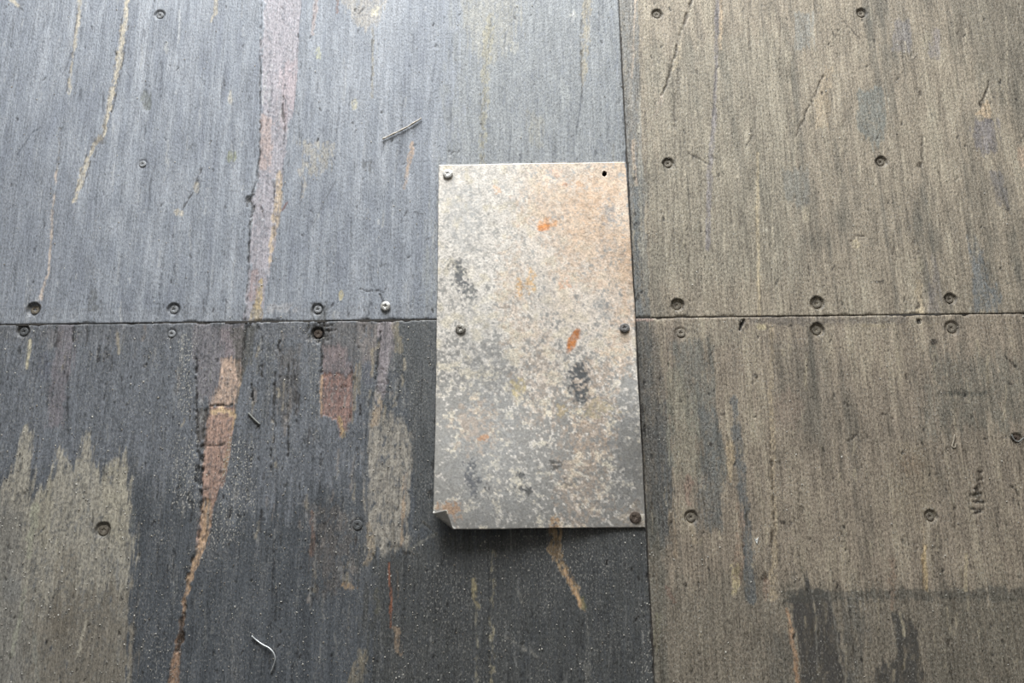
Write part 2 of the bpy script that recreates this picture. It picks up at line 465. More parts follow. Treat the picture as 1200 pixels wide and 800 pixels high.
Q('B', [(1142, 140), (1168, 142), (1170, 178), (1150, 182), (1140, 160)], (116, 111, 114), .75, 7, 6)
Q('B', [(1004, 105), (1036, 104), (1040, 165), (1028, 178), (1008, 150)], (116, 118, 112), .8, 8, 8, .15)
Q('B', [(930, 12), (952, 15), (952, 56), (932, 58)], (128, 130, 126), .6, 9, 8)
Q('B', [(1046, 24), (1066, 24), (1064, 62), (1046, 58)], (124, 119, 118), .7, 7, 7)
Q('B', [(1092, 30), (1102, 35), (1099, 68), (1090, 66)], (124, 117, 118), .6, 5, 5)
Q('B', [(915, 198), (948, 200), (952, 236), (938, 246), (918, 228)], (118, 118, 112), .6, 9, 8)
Q('B', [(1158, 200), (1176, 204), (1184, 244), (1170, 240)], (110, 106, 106), .65, 7, 6, .2)
Q('B', [(1141, 276), (1149, 290), (1158, 318), (1170, 345), (1168, 366), (1142, 366), (1137, 330)], (104, 109, 111), .8, 12, 8, .2)
E('B', 945, 250, 6, 10, (176, 164, 138), .6, 4, 5, .35)
E('B', 1199, 184, 7, 14, (186, 160, 134), .7, 3, 3)
S('B', [(1196, 166), (1201, 158)], 2, CRACK, .7)
S('B', [(1174, 244), (1181, 247)], 2, CRACK, .7)
S('B', [(997, 283), (1001, 280), (1003, 276), (1014, 276)], 2.5, (56, 46, 36), .8, 1, .8, .3, .8)
E('B', 1004, 287, 6, 6, (190, 174, 140), .7, 3, 3, .3)
E('B', 1078, 310, 4, 8, (166, 156, 130), .6)
E('B', 978, 109, 3, 3, CRACK, 0); E('B', 1078, 109, 2.2, 3.4, (50, 42, 36), .85, 1, 1, 0, 1); E('B', 1078, 194, 3.5, 3.5, (56, 48, 40), .8, 1.5, 1.5, 0, 1)
S('B', [(1092, 134), (1096, 137)], 2, CRACK, .7)
S('B', [(910, 332), (912, 328)], 2.4, CRACK, .7); S('B', [(975, 317), (978, 312)], 2, CRACK, .7); S('B', [(1026, 330), (1036, 329)], 2, CRACK, .7)
S('B', [(1077, 330), (1077, 350), (1079, 364)], [8, 10, 8], (178, 160, 130), .7, 3, 4, .35, .3)
E('B', 1076, 358, 3, 3.5, CRACK, .8, 1, 1, .3, .8); E('B', 1079, 364, 4, 4, (205, 186, 152), .8, 1.5, 2)
Q('B', [(1090, 300), (1100, 300), (1102, 366), (1088, 366)], (118, 112, 112), .5, 5, 5, .2)
S('B', [(880, 330), (879, 372)], 2.2, (76, 68, 58), .6, 1.2, 1, .35, .5)
E('B', 897, 268, 5, 2, (190, 180, 160), .7); S('B', [(877, 271), (884, 269)], 1.8, CRACK, .6)
S('B', [(752, 344), (760, 352)], 2, CRACK, .4, 1, 1, .3)
for (u, v) in ((743, 208), (744, 250), (745, 262), (744, 352), (747, 347)):
    E('B', u, v, 2.2, 3, (40, 38, 36), .85, 1, 1)

# ---- C: front left, dark coated
Q('C', [(-20, 376), (440, 376), (425, 560), (300, 600), (165, 560), (-20, 560)], (110, 113, 119), .85, 60, 25, .05)  # broad paler tone over the upper left of the panel
Q('C', [(430, 640), (770, 600), (775, 820), (430, 820)], (75, 75, 73), .8, 50, 20)
Q('C', [(-10, 376), (470, 376), (470, 392), (300, 398), (130, 402), (-10, 400)], (104, 104, 107), .55, 6, 8, .3, .15)
Q('C', [(440, 372), (520, 372), (520, 620), (484, 620), (478, 460)], (86, 87, 86), .7, 8, 6)
Q('C', [(70, 376), (88, 378), (84, 420), (78, 450), (77, 502), (56, 500), (59, 450), (64, 410)], (118, 111, 115), .75, 7, 6, .2, .3)
S('C', [(54, 425), (56, 460)], 3, (50, 50, 54), .5, 2, 2, .4)
S('C', [(78, 430), (79, 470), (79, 510)], 2, (42, 42, 44), .7, 1, 1, .4, .8)
E('C', 52, 430, 8, 16, (96, 98, 110), .5, 5, 5, .3)
S('C', [(35, 398), (34, 412), (32, 432)], [3.5, 3.5, 2.5], (196, 184, 150), .9, 1, .8, .2, .3)
E('C', 27, 386, 8, 7, (60, 60, 62), .6, 3, 4, .3, 1)
E('C', 62, 396, 12, 12, (120, 112, 110), .4, 5, 6, .5)
# worn beige area at the lower left
Q('C', [(-20, 585), (8, 560), (22, 520), (30, 498), (36, 515), (37, 588), (50, 572), (62, 556), (70, 528), (76, 524), (82, 548), (92, 536), (101, 505), (105, 530), (108, 548), (122, 560), (130, 546), (142, 534), (147, 530), (155, 546), (158, 640), (150, 700), (152, 820), (-20, 820)], (160, 152, 136), .92, 11, 9, .18, .15, fib=.85, gls=.62, flk=.1)
Q('C', [(-20, 560), (26, 600), (34, 820), (-20, 820)], (112, 110, 106), .6, 20, 12, .2)
Q('C', [(40, 700), (150, 690), (150, 820), (40, 820)], (114, 106, 94), .8, 50, 18, .25)
Q('C', [(118, 545), (157, 545), (157, 640), (120, 630)], (166, 157, 136), .5, 10, 10, .2)
Q('C', [(36, 600), (60, 560), (64, 600), (50, 640)], (146, 138, 116), .4, 8, 8, .2)
S('C', [(41, 595), (38, 620), (33, 640), (34, 652)], [10, 9, 6, 4], (158, 156, 134), .75, 2, 3, .25)
S('C', [(29, 690), (25, 715), (19, 740), (14, 768)], [3, 4, 6, 5], (152, 150, 132), .7, 1.5, 2, .2)
S('C', [(105, 703), (101, 725), (95, 750), (90, 772)], [2.5, 4, 3.5, 3], (164, 156, 138), .75, 1.3, 1.5, .3)
S('C', [(68, 630), (67, 668)], 2.5, (160, 152, 132), .6, 1.3, 1.5, .3)
S('C', [(40, 745), (44, 800)], 4, (140, 140, 130), .5, 2, 2, .3)
S('C', [(157, 600), (156, 620)], 5, (96, 98, 96), .6, 2, 2)
E('C', 15, 690, 12, 14, (110, 110, 108), .5, 6, 6, .2)
S('C', [(76, 650), (76, 700), (72, 740)], 22, (104, 94, 80), .4, 8, 5, .35)
# main peeled gash
Q('C', [(226, 380), (290, 378), (285, 430), (270, 470), (230, 468), (226, 430)], (122, 116, 119), .75, 12, 8, .15, .5)
Q('C', [(256, 384), (290, 384), (286, 420), (262, 420)], (136, 122, 124), .7, 8, 6, .15)
Q('C', [(260, 420), (284, 418), (283, 442), (276, 474), (247, 474), (256, 450)], (190, 160, 138), .95, 9, 4, .12, .6, fib=.8)
Q('C', [(246, 476), (276, 476), (272, 500), (268, 530), (263, 560), (254, 580), (247, 600), (242, 640), (232, 640), (236, 600), (237, 560), (241, 520)], (172, 138, 120), .95, 4, 4, .12, 1.2, fib=.8)
S('C', [(242, 590), (240, 620), (234, 645), (224, 675), (217, 700), (214, 720)], [12, 10, 8, 6, 5, 3], (182, 148, 114), .95, 1.3, 2.5, .15, 1.0)
S('C', [(217, 700), (214, 730), (209, 755), (205, 780), (202, 810)], [3, 5, 7, 9, 12], (150, 118, 92), .9, 1.5, 3, .3, 1.2)
S('C', [(219, 700), (215, 720), (213, 745), (207, 762)], [3, 4, 5, 5], CRACK, .85, 1, 1.5, .25, 2)
S('C', [(222, 660), (219, 690)], 3, (40, 38, 36), .7, 1, 1, .3, 1.5)
S('C', [(237, 600), (231, 640), (224, 660)], 2.5, CRACK, .8, 1, 1.2, .35, 1.5)
S('C', [(262, 560), (250, 590)], 2, (86, 62, 48), .6, 1, 1, .4)
S('C', [(284, 430), (276, 475), (268, 520), (262, 556)], 3, (160, 132, 92), .6, 1.2, 2, .35)
S('C', [(246, 475), (258, 475), (272, 474)], 2.2, CRACK, .9, .8, .6, .1, 1.5)
S('C', [(248, 482), (260, 480), (274, 486)], 6, (206, 176, 130), .7, 1.5, 2, .3)
S('C', [(252, 487), (266, 489)], 1.5, CRACK, .5, .8, .6, .3)
S('C', [(238, 521), (250, 522), (262, 519)], 1.8, CRACK, .8, .8, .8, .2, 1)
S('C', [(238, 574), (247, 573)], 1.8, CRACK, .7, .8, .6, .1, 1)
S('C', [(230, 420), (229, 460), (231, 500), (234, 540), (235, 580), (235, 605)], [2, 2.5, 3.5, 4, 4, 2.5], CRACK, .85, 1, 1.2, .3, 2)
S('C', [(240, 480), (238, 520), (237, 550)], [3, 3, 2.5], (46, 42, 40), .8, 1, 1, .3, 1.5)
Q('C', [(228, 480), (243, 480), (240, 525), (232, 525)], (84, 78, 74), .7, 6, 5, .3, .8)
for pg in ([(206, 395), (226, 395), (226, 490), (208, 480)], [(204, 512), (234, 512), (232, 600), (206, 605)], [(264, 515), (300, 515), (300, 600), (256, 600)], [(250, 600), (282, 600), (280, 636), (252, 640)]):
    Q('C', pg, (88, 90, 92), .25, 8, 8, .2, flk=1.1)
Q('C', [(270, 384), (300, 380), (296, 420), (282, 450), (276, 440)], (86, 84, 78), .8, 4, 5, .3, .4)
S('C', [(292, 376), (288, 390), (284, 410), (282, 440)], [6, 4, 3, 2], CRACK, .8, 1, 1.5, .35, 1.5)
S('C', [(299, 378), (304, 390)], 5, (40, 38, 36), .7, 1.3, 2, .3, 1)
for (u0, v0, u1, v1, ww) in ((307, 395, 306, 440, 2), (327, 400, 321, 450, 3), (321, 450, 318, 512, 3.2), (336, 430, 336, 500, 1.8), (345, 440, 347, 500, 1.6), (317, 510, 318, 550, 2), (337, 500, 338, 535, 2), (378, 400, 377, 435, 3), (293, 430, 296, 470, 2)):
    S('C', [(u0, v0), (u1, v1)], ww, CRACK, .85, 1, 1.2, .3, 1.6)
Q('C', [(326, 410), (350, 405), (352, 470), (338, 490), (324, 500), (322, 460)], (94, 89, 86), .7, 12, 9, .35, .4)
Q('C', [(310, 400), (322, 400), (316, 500), (308, 490)], (98, 98, 97), .5, 4, 4, .3, flk=.5)
Q('C', [(360, 390), (376, 395), (374, 490), (362, 480)], (100, 102, 104), .4, 4, 4, .2, flk=.7)
Q('C', [(378, 376), (440, 376), (446, 420), (414, 425), (380, 415)], (104, 98, 94), .6, 6, 6, .25)
Q('C', [(380, 405), (410, 405), (410, 444), (378, 444)], (128, 112, 111), .8, 10, 5, .12, .4)
Q('C', [(377, 438), (411, 438), (411, 488), (406, 508), (398, 510), (394, 492), (376, 488)], REDBR, .92, 4, 4, .15, .9, fib=.9)
Q('C', [(384, 456), (404, 458), (402, 472), (386, 468)], (128, 100, 94), .6, 4, 3, .2)
S('C', [(377, 440), (376, 488)], 2.5, (190, 150, 110), .7, 1.2, 1.5, .3)
S('C', [(398, 490), (402, 512)], 5, (184, 156, 104), .7, 1.5, 2, .3)
S('C', [(378, 452), (408, 453)], 1.6, (60, 40, 36), .8, .8, .6, .2, .8)
S('C', [(411, 430), (412, 470), (410, 492)], 2.5, (70, 54, 48), .7, 1, 1.2, .25, .8)
S('C', [(417, 425), (415, 460), (413, 496)], [3, 4, 2.5], (150, 134, 110), .7, 1.2, 2, .3)
S('C', [(421, 425), (420, 460)], 5, (138, 126, 104), .6, 1.5, 2, .3)
Q('C', [(424, 415), (436, 415), (434, 450), (425, 448)], (88, 88, 96), .6, 6, 5, .2)
Q('C', [(418, 376), (444, 376), (442, 420), (424, 425)], (126, 117, 112), .65, 10, 9, .35)
Q('C', [(444, 376), (462, 376), (459, 420), (452, 468), (441, 468), (443, 420)], (146, 136, 138), .85, 3, 3, .1, .3)
S('C', [(446, 388), (443, 420), (440, 450), (438, 472)], [2, 2.5, 3, 2.5], CRACK, .85, 1, 1, .2, 1.6)
for (v) in (432, 448, 458):
    S('C', [(442, v), (454, v + 2)], 1.8, (76, 66, 66), .7, .8, 1, .2, .6)
S('C', [(462, 380), (468, 410)], 10, (128, 118, 98), .7, 3, 4, .3)
S('C', [(437, 410), (436, 440)], 4, (150, 136, 110), .6, 1.3, 2, .3)
# beige stripe left of the steel plate
Q('C', [(440, 462), (453, 462), (452, 480), (470, 490), (480, 508), (481, 560), (478, 642), (455, 648), (431, 644), (428, 600), (430, 540), (434, 500)], (160, 151, 137), .86, 18, 10, .3, .2, fib=.9, gls=.62, flk=.1)
S('C', [(446, 470), (438, 495)], 8, (170, 146, 118), .7, 2, 3, .25)
S('C', [(475, 555), (473, 590), (470, 640)], [4, 4, 3], (176, 146, 114), .6, 1.5, 2, .35)
S('C', [(461, 590), (460, 642)], 3, (90, 84, 74), .5, 1.5, 2, .3)
S('C', [(432, 615), (436, 646), (430, 660)], 7, (156, 138, 112), .6, 2, 3, .35)
S('C', [(455, 640), (468, 640), (476, 648)], 3, (60, 54, 48), .6, 1, 1.5, .3)
S('C', [(480, 643), (496, 634), (511, 625)], 3, (122, 120, 112), .7, 1, 1.2, .25)
S('C', [(495, 611), (503, 618), (510, 625)], 2.6, (112, 110, 104), .8, .8, .4)
S('C', [(496, 613), (510, 627)], 1.4, CRACK, .8, .8, .4, 0, 1)
# brownish zone, knots
Q('C', [(362, 590), (372, 586), (410, 600), (414, 640), (410, 690), (372, 700), (364, 650)], (98, 90, 84), .6, 22, 14, .4, flk=.25)
S('C', [(366, 600), (367, 625), (366, 650)], 5, (118, 90, 74), .6, 2, 3, .3)
S('C', [(400, 684), (406, 686), (414, 688)], [3, 7, 3], (160, 132, 96), .8, 2, 3, .35, .3)
S('C', [(402, 681), (412, 681)], 2, CRACK, .7)
S('C', [(456, 660), (457, 690), (458, 715), (458, 735)], [2, 3, 3, 2], (136, 84, 58), .9, 1, .8, .15, .6)
S('C', [(462, 735), (468, 742), (464, 752), (469, 765)], [4, 6, 7, 6], (146, 124, 100), .7, 2, 3, .35)
S('C', [(466, 668), (466, 700)], 1.6, (140, 120, 98), .5, 1, 1, .4)
S('C', [(440, 690), (443, 718)], 5, (112, 108, 88), .5, 2, 3, .4)
S('C', [(424, 765), (420, 785), (414, 806)], [10, 16, 20], (138, 127, 106), .7, 4, 5, .35)
S('C', [(578, 645), (577, 690), (577, 740), (577, 810)], [3, 5, 4, 5], (156, 146, 118), .7, 1.3, 3, .58, flk=.6)
S('C', [(573, 660), (573, 810)], 1.8, (44, 44, 44), .6, 1, 1, .3, .7)
S('C', [(554, 680), (556, 700), (561, 712)], [5, 5, 3], (160, 146, 108), .7, 1.5, 2, .4)
S('C', [(558, 720), (559, 760), (558, 810)], [1.6, 2, 2.4], (162, 154, 132), .65, 1, 1.4, .58)
# rust stain under the plate and its tail
S('C', [(652, 622), (650, 640), (653, 652), (660, 664), (668, 680), (675, 694), (681, 706), (686, 716)], [13, 14, 12, 9, 9, 8, 6, 3], (168, 140, 102), .95, 1.5, 4, .4, .4)
S('C', [(652, 630), (650, 645), (655, 656)], 7, (76, 62, 46), .6, 2, 3, .5, .4)
S('C', [(662, 668), (672, 690), (680, 708)], 4, (200, 158, 112), .8, 1.3, 1.5, .25)
S('C', [(683, 700), (685, 712)], 5, (104, 108, 76), .6, 1.5, 1.5)
S('C', [(687, 720), (689, 760), (690, 806)], [4, 6, 7], (116, 114, 108), .6, 2, 3, .5, flk=.7)
S('C', [(680, 725), (681, 790)], 1.4, (46, 46, 46), .6, 1, .8, .4, .5)
S('C', [(590, 744), (604, 752), (616, 760), (629, 770)], [2, 3, 3.5, 4], (150, 146, 136), .6, 1.2, 2, .5)
S('C', [(607, 690), (612, 705)], 3, (132, 128, 118), .5, 1.5, 2, .4)
Q('C', [(752, 740), (770, 740), (770, 812), (752, 812)], (100, 100, 98), .3, 6, 6, .2, flk=.8)
for pg in ([(390, 600), (426, 600), (426, 660), (396, 665)], [(180, 610), (204, 612), (200, 640), (182, 640)], [(500, 660), (540, 660), (545, 720), (500, 715)], [(170, 740), (200, 750), (200, 790), (176, 790)], [(610, 660), (640, 640), (720, 650), (700, 700), (640, 700)]):
    Q('C', pg, DKCOAT, .1, 10, 10, .3, flk=.45)
for (u, v, a) in ((470, 627, 1.2), (345, 640, .6), (377, 620, 1.0), (333, 700, 1.4), (230, 615, .5), (512, 590, 1.0)):
    S('C', [(u, v), (u + 3, v - 16 * a)], 1.6, (40, 40, 40), .5, 1, 1, .3)
E('C', 372, 390, 14, 13, (48, 46, 44), .75, 5, 6, .35, 1.8)
for (u0, v0, u1, v1) in ((378, 382, 392, 380), (380, 388, 394, 386), (356, 388, 366, 387), (384, 398, 390, 396)):
    S('C', [(u0, v0), (u1, v1)], 2, CRACK, .85, .9, 1, .2, 1.2)
for (u, v) in ((505, 580), (508, 545), (512, 495)):
    E('C', u, v, 3, 6, (40, 38, 36), .7, 1.5, 2, .3, .6)
S('C', [(518, 630), (560, 640)], 3, (96, 96, 92), .2, 3, 3, .4)

# ---- D: front right, brown-grey wood with remains of dark coat
Q('D', [(760, 680), (1220, 690), (1220, 820), (760, 820)], (118, 110, 96), .75, 40, 20, .05)
Q('D', [(740, 372), (762, 372), (785, 470), (790, 620), (760, 640), (745, 470)], (80, 80, 78), .9, 7, 5, .1)
Q('D', [(752, 600), (776, 600), (782, 820), (764, 820)], (98, 95, 85), .6, 6, 5, .2)
Q('D', [(762, 380), (800, 384), (792, 470), (770, 470)], (122, 110, 96), .6, 8, 6, .2)
Q('D', [(772, 500), (786, 500), (790, 640), (770, 640)], (86, 88, 88), .5, 7, 6, .2)
Q('D', [(800, 376), (870, 374), (866, 400), (828, 412), (800, 400)], (142, 133, 115), .55, 6, 8, .35)
Q('D', [(782, 400), (830, 398), (838, 470), (860, 560), (830, 560), (800, 480)], (104, 104, 97), .75, 14, 9, .2)
Q('D', [(818, 478), (846, 480), (846, 620), (820, 620)], (98, 99, 96), .8, 14, 9, .2)
Q('D', [(778, 420), (800, 430), (820, 500), (820, 560), (792, 560), (780, 480)], (138, 132, 113), .6, 10, 8, .25)
S('D', [(860, 470), (866, 530), (871, 590), (876, 640), (880, 700)], [9, 10, 11, 11, 13], (92, 96, 97), .8, 3.5, 3.5, .2)
S('D', [(855, 520), (856, 560)], [8, 6], (170, 148, 114), .7, 2, 3, .3)
S('D', [(865, 590), (868, 620), (866, 650), (864, 680)], [6, 8, 10, 10], (150, 124, 102), .6, 2.5, 3, .3)
S('D', [(862, 665), (862, 695)], [9, 6], (184, 168, 126), .75, 2, 3.5, .45, .3)
Q('D', [(860, 660), (872, 664), (872, 676), (860, 676)], (70, 58, 44), .5, 2, 3, .5)
S('D', [(788, 630), (786, 600), (792, 650)], 6, (150, 130, 104), .5, 2, 3, .35)
S('D', [(810, 612), (813, 635)], [4, 6], (158, 142, 116), .7, 2, 2.5, .3)
S('D', [(807, 560), (809, 590)], [8, 6], (150, 118, 102), .5, 3, 3, .3)
S('D', [(783, 690), (790, 705)], 5, (124, 90, 76), .5, 2, 3, .3)
S('D', [(771, 720), (768, 760)], 6, (122, 116, 92), .5, 2.5, 3, .3)
S('D', [(785, 430), (783, 450), (786, 465)], 2, CRACK, .6, 1, 1, .4)
S('D', [(905, 380), (904, 470), (906, 560), (908, 640), (906, 700)], [5, 6, 6, 7, 8], (168, 150, 122), .85, 1.6, 2.5, .3, .3)
S('D', [(903, 520), (905, 560), (907, 600), (904, 640)], [2.5, 3, 3, 2.5], (54, 46, 38), .85, 1, 1.5, .4, 1.2)
E('D', 896, 677, 4, 6, (58, 46, 36), .8, 2, 2, .2, 1)
E('D', 898, 690, 6, 12, (146, 118, 98), .5, 4, 4, .3)
Q('D', [(1095, 415), (1215, 420), (1215, 505), (1170, 500), (1120, 498), (1080, 515), (1085, 450)], (104, 102, 92), .6, 46, 16, .3)
S('D', [(1108, 459), (1135, 460), (1155, 460)], [5, 6, 4], (72, 72, 66), .7, 2, 2, .25)
Q('D', [(900, 400), (960, 400), (985, 470), (960, 520), (915, 500)], (112, 105, 93), .4, 18, 10, .2)
S('D', [(1095, 415), (1094, 450)], 4, (146, 134, 112), .55, 1.5, 2, .3)
Q('D', [(1050, 520), (1085, 520), (1100, 560), (1080, 620), (1050, 600)], (138, 124, 102), .5, 12, 10, .3)
E('D', 1066, 545, 14, 12, (118, 98, 78), .4, 8, 8, .35)
E('D', 925, 480, 18, 22, (140, 118, 102), .35, 12, 10, .3)
# ladder-like gouge
S('D', [(1149, 549), (1149, 565), (1147, 580)], [4, 6, 9], (60, 52, 42), .7, 1.5, 2, .2, .9)
for (u0, v0, u1, v1) in ((1146, 553, 1152, 552), (1146, 562, 1153, 561), (1143, 572, 1153, 571), (1138, 579, 1152, 578), (1139, 588, 1152, 588), (1139, 597, 1152, 597), (1140, 601, 1149, 600)):
    S('D', [(u0, v0), (u1, v1)], 2.2, (40, 34, 28), .9, .9, .8, .05, 1.3)
E('D', 1142, 580, 6, 4, (96, 88, 74), .8, 2, 2, .3, .4)
for pts in ([(995, 517), (1003, 509)], [(1035, 485), (1047, 490)], [(1180, 420), (1195, 433)], [(1153, 515), (1163, 513)], [(1062, 438), (1063, 447)], [(991, 473), (994, 475)], [(1182, 449), (1186, 451)]):
    S('D', pts, 2.4, (44, 39, 34), .9, .9, .5, .05, .8)
S('D', [(1102, 508), (1105, 530), (1110, 555), (1114, 575), (1118, 598)], 2, (66, 58, 48), .75, 1, .8, .25, .8)
S('D', [(1184, 569), (1190, 573), (1194, 582), (1195, 592)], 2.2, (48, 42, 36), .85, 1, .8, .15, .8)
S('D', [(1163, 513), (1180, 511)], 1.6, (70, 62, 54), .6, 1, .8, .3)
S('D', [(1022, 520), (1026, 555), (1032, 580)], 1.8, (72, 64, 54), .55, 1, 1, .4, .5)
# dark remains of the coat at the lower right
Q('D', [(945, 668), (949, 690), (975, 694), (979, 720), (986, 760), (998, 815), (936, 815), (930, 760), (928, 702), (942, 694)], (69, 67, 65), .93, 6, 8, .1, fib=.5, gls=.5)
Q('D', [(985, 700), (1012, 700), (1018, 740), (1006, 815), (996, 815), (990, 750)], (88, 85, 79), .7, 10, 8, .2)
Q('D', [(1043, 715), (1062, 720), (1076, 735), (1084, 815), (1022, 815), (1030, 785), (1050, 770), (1046, 740)], (70, 68, 65), .92, 6, 8, .12, fib=.5, gls=.5)
Q('D', [(920, 692), (1215, 688), (1215, 703), (1080, 703), (920, 704)], (84, 82, 75), .65, 4, 4, .15)
Q('D', [(1100, 700), (1215, 700), (1215, 820), (1090, 820)], (104, 98, 85), .5, 25, 10, .2)
Q('D', [(900, 740), (930, 740), (930, 812), (900, 812)], (90, 88, 82), .5, 8, 8, .25)
S('D', [(922, 715), (928, 745), (932, 770), (936, 806)], [3, 4, 5, 5], (170, 134, 100), .85, 1.3, 2, .3)
S('D', [(952, 690), (957, 730), (958, 780)], 1.8, (130, 126, 118), .6, 1, 1, .35)
S('D', [(972, 694), (978, 730), (984, 770), (992, 800)], 1.8, (136, 130, 118), .6, 1, 1, .35)
S('D', [(1055, 718), (1058, 732), (1060, 744)], 3, (170, 158, 132), .8, 1, 1.2, .2)
S('D', [(1083, 640), (1084, 665), (1084, 690)], [4, 6, 5], (178, 154, 112), .85, 1.5, 2.5, .3)
S('D', [(1081, 655), (1081, 690)], 2, (96, 76, 54), .6, 1, 1.2, .35)
S('D', [(1083, 600), (1083, 640)], 3, (152, 132, 104), .5, 1.3, 1.5, .35)
S('D', [(1045, 655), (1046, 690), (1047, 712)], [7, 8, 4], (140, 114, 92), .5, 2, 3, .35)
S('D', [(1133, 650), (1132, 670), (1131, 690)], [3, 4, 4], (176, 160, 126), .75, 1.3, 2, .3)
S('D', [(1129, 670), (1128, 685)], 2.2, (70, 56, 42), .7, 1, 1, .3, .5)
S('D', [(1021, 636), (1021, 650)], 2.5, (150, 140, 118), .5, 1.2, 1.2, .3)
E('D', 872, 383, 5, 7, (70, 60, 50), .5, 3, 3, .3)
S('D', [(873, 375), (869, 381), (867, 386)], [2.5, 4, 3], (22, 20, 18), .95, .8, .6, 0, 3)
S('D', [(867, 376), (878, 374)], 1.6, CRACK, .7)
E('D', 893, 383, 6, 3, (196, 180, 140), .85, 1.5, 1.5)
S('D', [(1012, 381), (1030, 382), (1048, 382)], 3, (164, 148, 118), .6, 1.5, 2, .35)
S('D', [(1080, 380), (1100, 379)], 3, (164, 148, 118), .5, 1.5, 2, .35)
E('D', 1077, 377, 2.6, 2.6, (28, 24, 20), .95, .8, .6, 0, 2)
S('D', [(746, 375), (764, 375)], 3, (164, 136, 122), .8, 1, .8)
Q('D', [(880, 372), (1060, 370), (1060, 379), (880, 380)], (96, 90, 86), .5, 3, 3, .2)
for (u, v) in ((750, 420), (754, 450), (753, 480), (755, 505)):
    E('D', u, v, 2.4, 6, (38, 36, 34), .8, 1.3, 2, .3, .8)
for (u, v) in ((917, 611), (1144, 600), (798, 470), (1097, 400), (1093, 400), (847, 485), (885, 440), (833, 520), (803, 684)):
    E('D', u, v, 2.6, 2.4, (44, 38, 32), .85, 1, 1)

# ---- fine random scratches, fibre tears and pores along the grain
rs = random.Random(42)
AREA = {'A': (-10, 735, -10, 376), 'B': (735, 1210, -10, 370), 'C': (-10, 760, 380, 810), 'D': (755, 1210, 374, 810)}
LITE = {'A': (172, 172, 172), 'B': (178, 166, 142), 'C': (126, 125, 122), 'D': (160, 147, 122)}
DARK = {'A': (84, 88, 95), 'B': (92, 84, 72), 'C': (50, 51, 53), 'D': (76, 69, 59)}
SKEW = {'A': -.06, 'B': -.01, 'C': -.04, 'D': .02}
for k in 'ABCD':
    u0, u1, v0, v1 = AREA[k]
    nn = int((u1 - u0) * (v1 - v0) / 720)
    for i in range(nn):
        u, v = rs.uniform(u0, u1), rs.uniform(v0, v1)
        L = 4 + 46 * rs.random() ** 2.5
        du = (SKEW[k] + rs.gauss(0, .05)) * L
        lite = rs.random() < (.55 if k in 'BD' else .42)
        S(k, [(u, v), (u + du * .5 + rs.gauss(0, .6), v + L * .5), (u + du, v + L)], rs.choice([1.3, 1.6, 2.0, 2.6]), LITE[k] if lite else DARK[k],
          rs.uniform(.3, .75), 1.1, 1.0, rs.uniform(.15, .45), 0 if lite else rs.uniform(.1, .6))
    for i in range(int(nn * {'A': .26, 'B': .32, 'C': .42, 'D': .5}[k])):
        u, v = rs.uniform(u0, u1), rs.uniform(v0, v1)
        S(k, [(u, v), (u + rs.uniform(-2, 2), v + rs.uniform(1, 4))], rs.uniform(1.3, 2.3), CRACK, rs.uniform(.5, .95), 1, .8, 0, .7)

# torn, splintered veneer between the gashes below the cross joint
for (u0, u1, v0, v1, nn) in ((286, 375, 382, 520, 46), (412, 480, 380, 480, 30), (205, 240, 395, 600, 26), (262, 420, 510, 640, 46), (358, 420, 590, 700, 22), (20, 200, 380, 420, 26)):
    for i in range(nn):
        u, v = rs.uniform(u0, u1), rs.uniform(v0, v1)
        L = rs.uniform(5, 26)
        c_ = rs.choice([(136, 134, 131), (128, 120, 114), (118, 118, 120), CRACK, CRACK, (62, 58, 56), (150, 140, 122)])
        S('C', [(u, v), (u + rs.gauss(0, .8), v + L * .5), (u - .06 * L + rs.gauss(0, .8), v + L)], rs.uniform(1.4, 3.2), c_, rs.uniform(.45, .85), 1.2, 1.6, rs.uniform(.25, .5), .7 if c_ == CRACK else 0)

# ------------------------------------------------------------------ screw positions (photo px), panel, depth of the countersink (mm), kind
SCREWS = [
    ('A', 187, 17, 1.6, 'grey', 6.5), ('A', 167, 192, 0.9, 'grey', 6), ('A', 39, 362, 3.4, 'old', 7.5), ('A', 203, 362, 2.0, 'grey', 7),
    ('A', 372, 362, 1.8, 'grey', 6.5), ('A', 452, 359, 0.3, 'zinc', 6.5),
    ('B', 770, 16, 2.2, 'old', 6.5), ('B', 1010, 15, 2.4, 'old', 6.5), ('B', 783, 191, 2.2, 'old', 6.5), ('B', 1033, 189, 2.4, 'old', 6.5),
    ('B', 794, 357, 3.2, 'old', 7), ('B', 958, 355, 2.8, 'old', 7.5), ('B', 1114, 350, 2.4, 'old', 6.5),
    ('C', 27, 388, 1.8, 'slate', 7), ('C', 201, 391, 1.2, 'grey', 6), ('C', 372, 390, 3.4, 'dark', 7), ('C', 120, 621, 2.4, 'old', 8), ('C', 419, 615, 0.8, 'slate', 7.5),
    ('D', 798, 390, 1.0, 'old', 7), ('D', 958, 386, 2.8, 'old', 7.5), ('D', 1116, 384, 1.6, 'old', 8), ('D', 810, 606, 1.8, 'old', 7), ('D', 1091, 605, 1.8, 'old', 6.5), ('D', 1192, 514, 1.6, 'dark', 6),
]
HOLE_UV = (708, 204)


def sunk(dep):
    return dep * 1.7 if dep >= 1.6 else dep


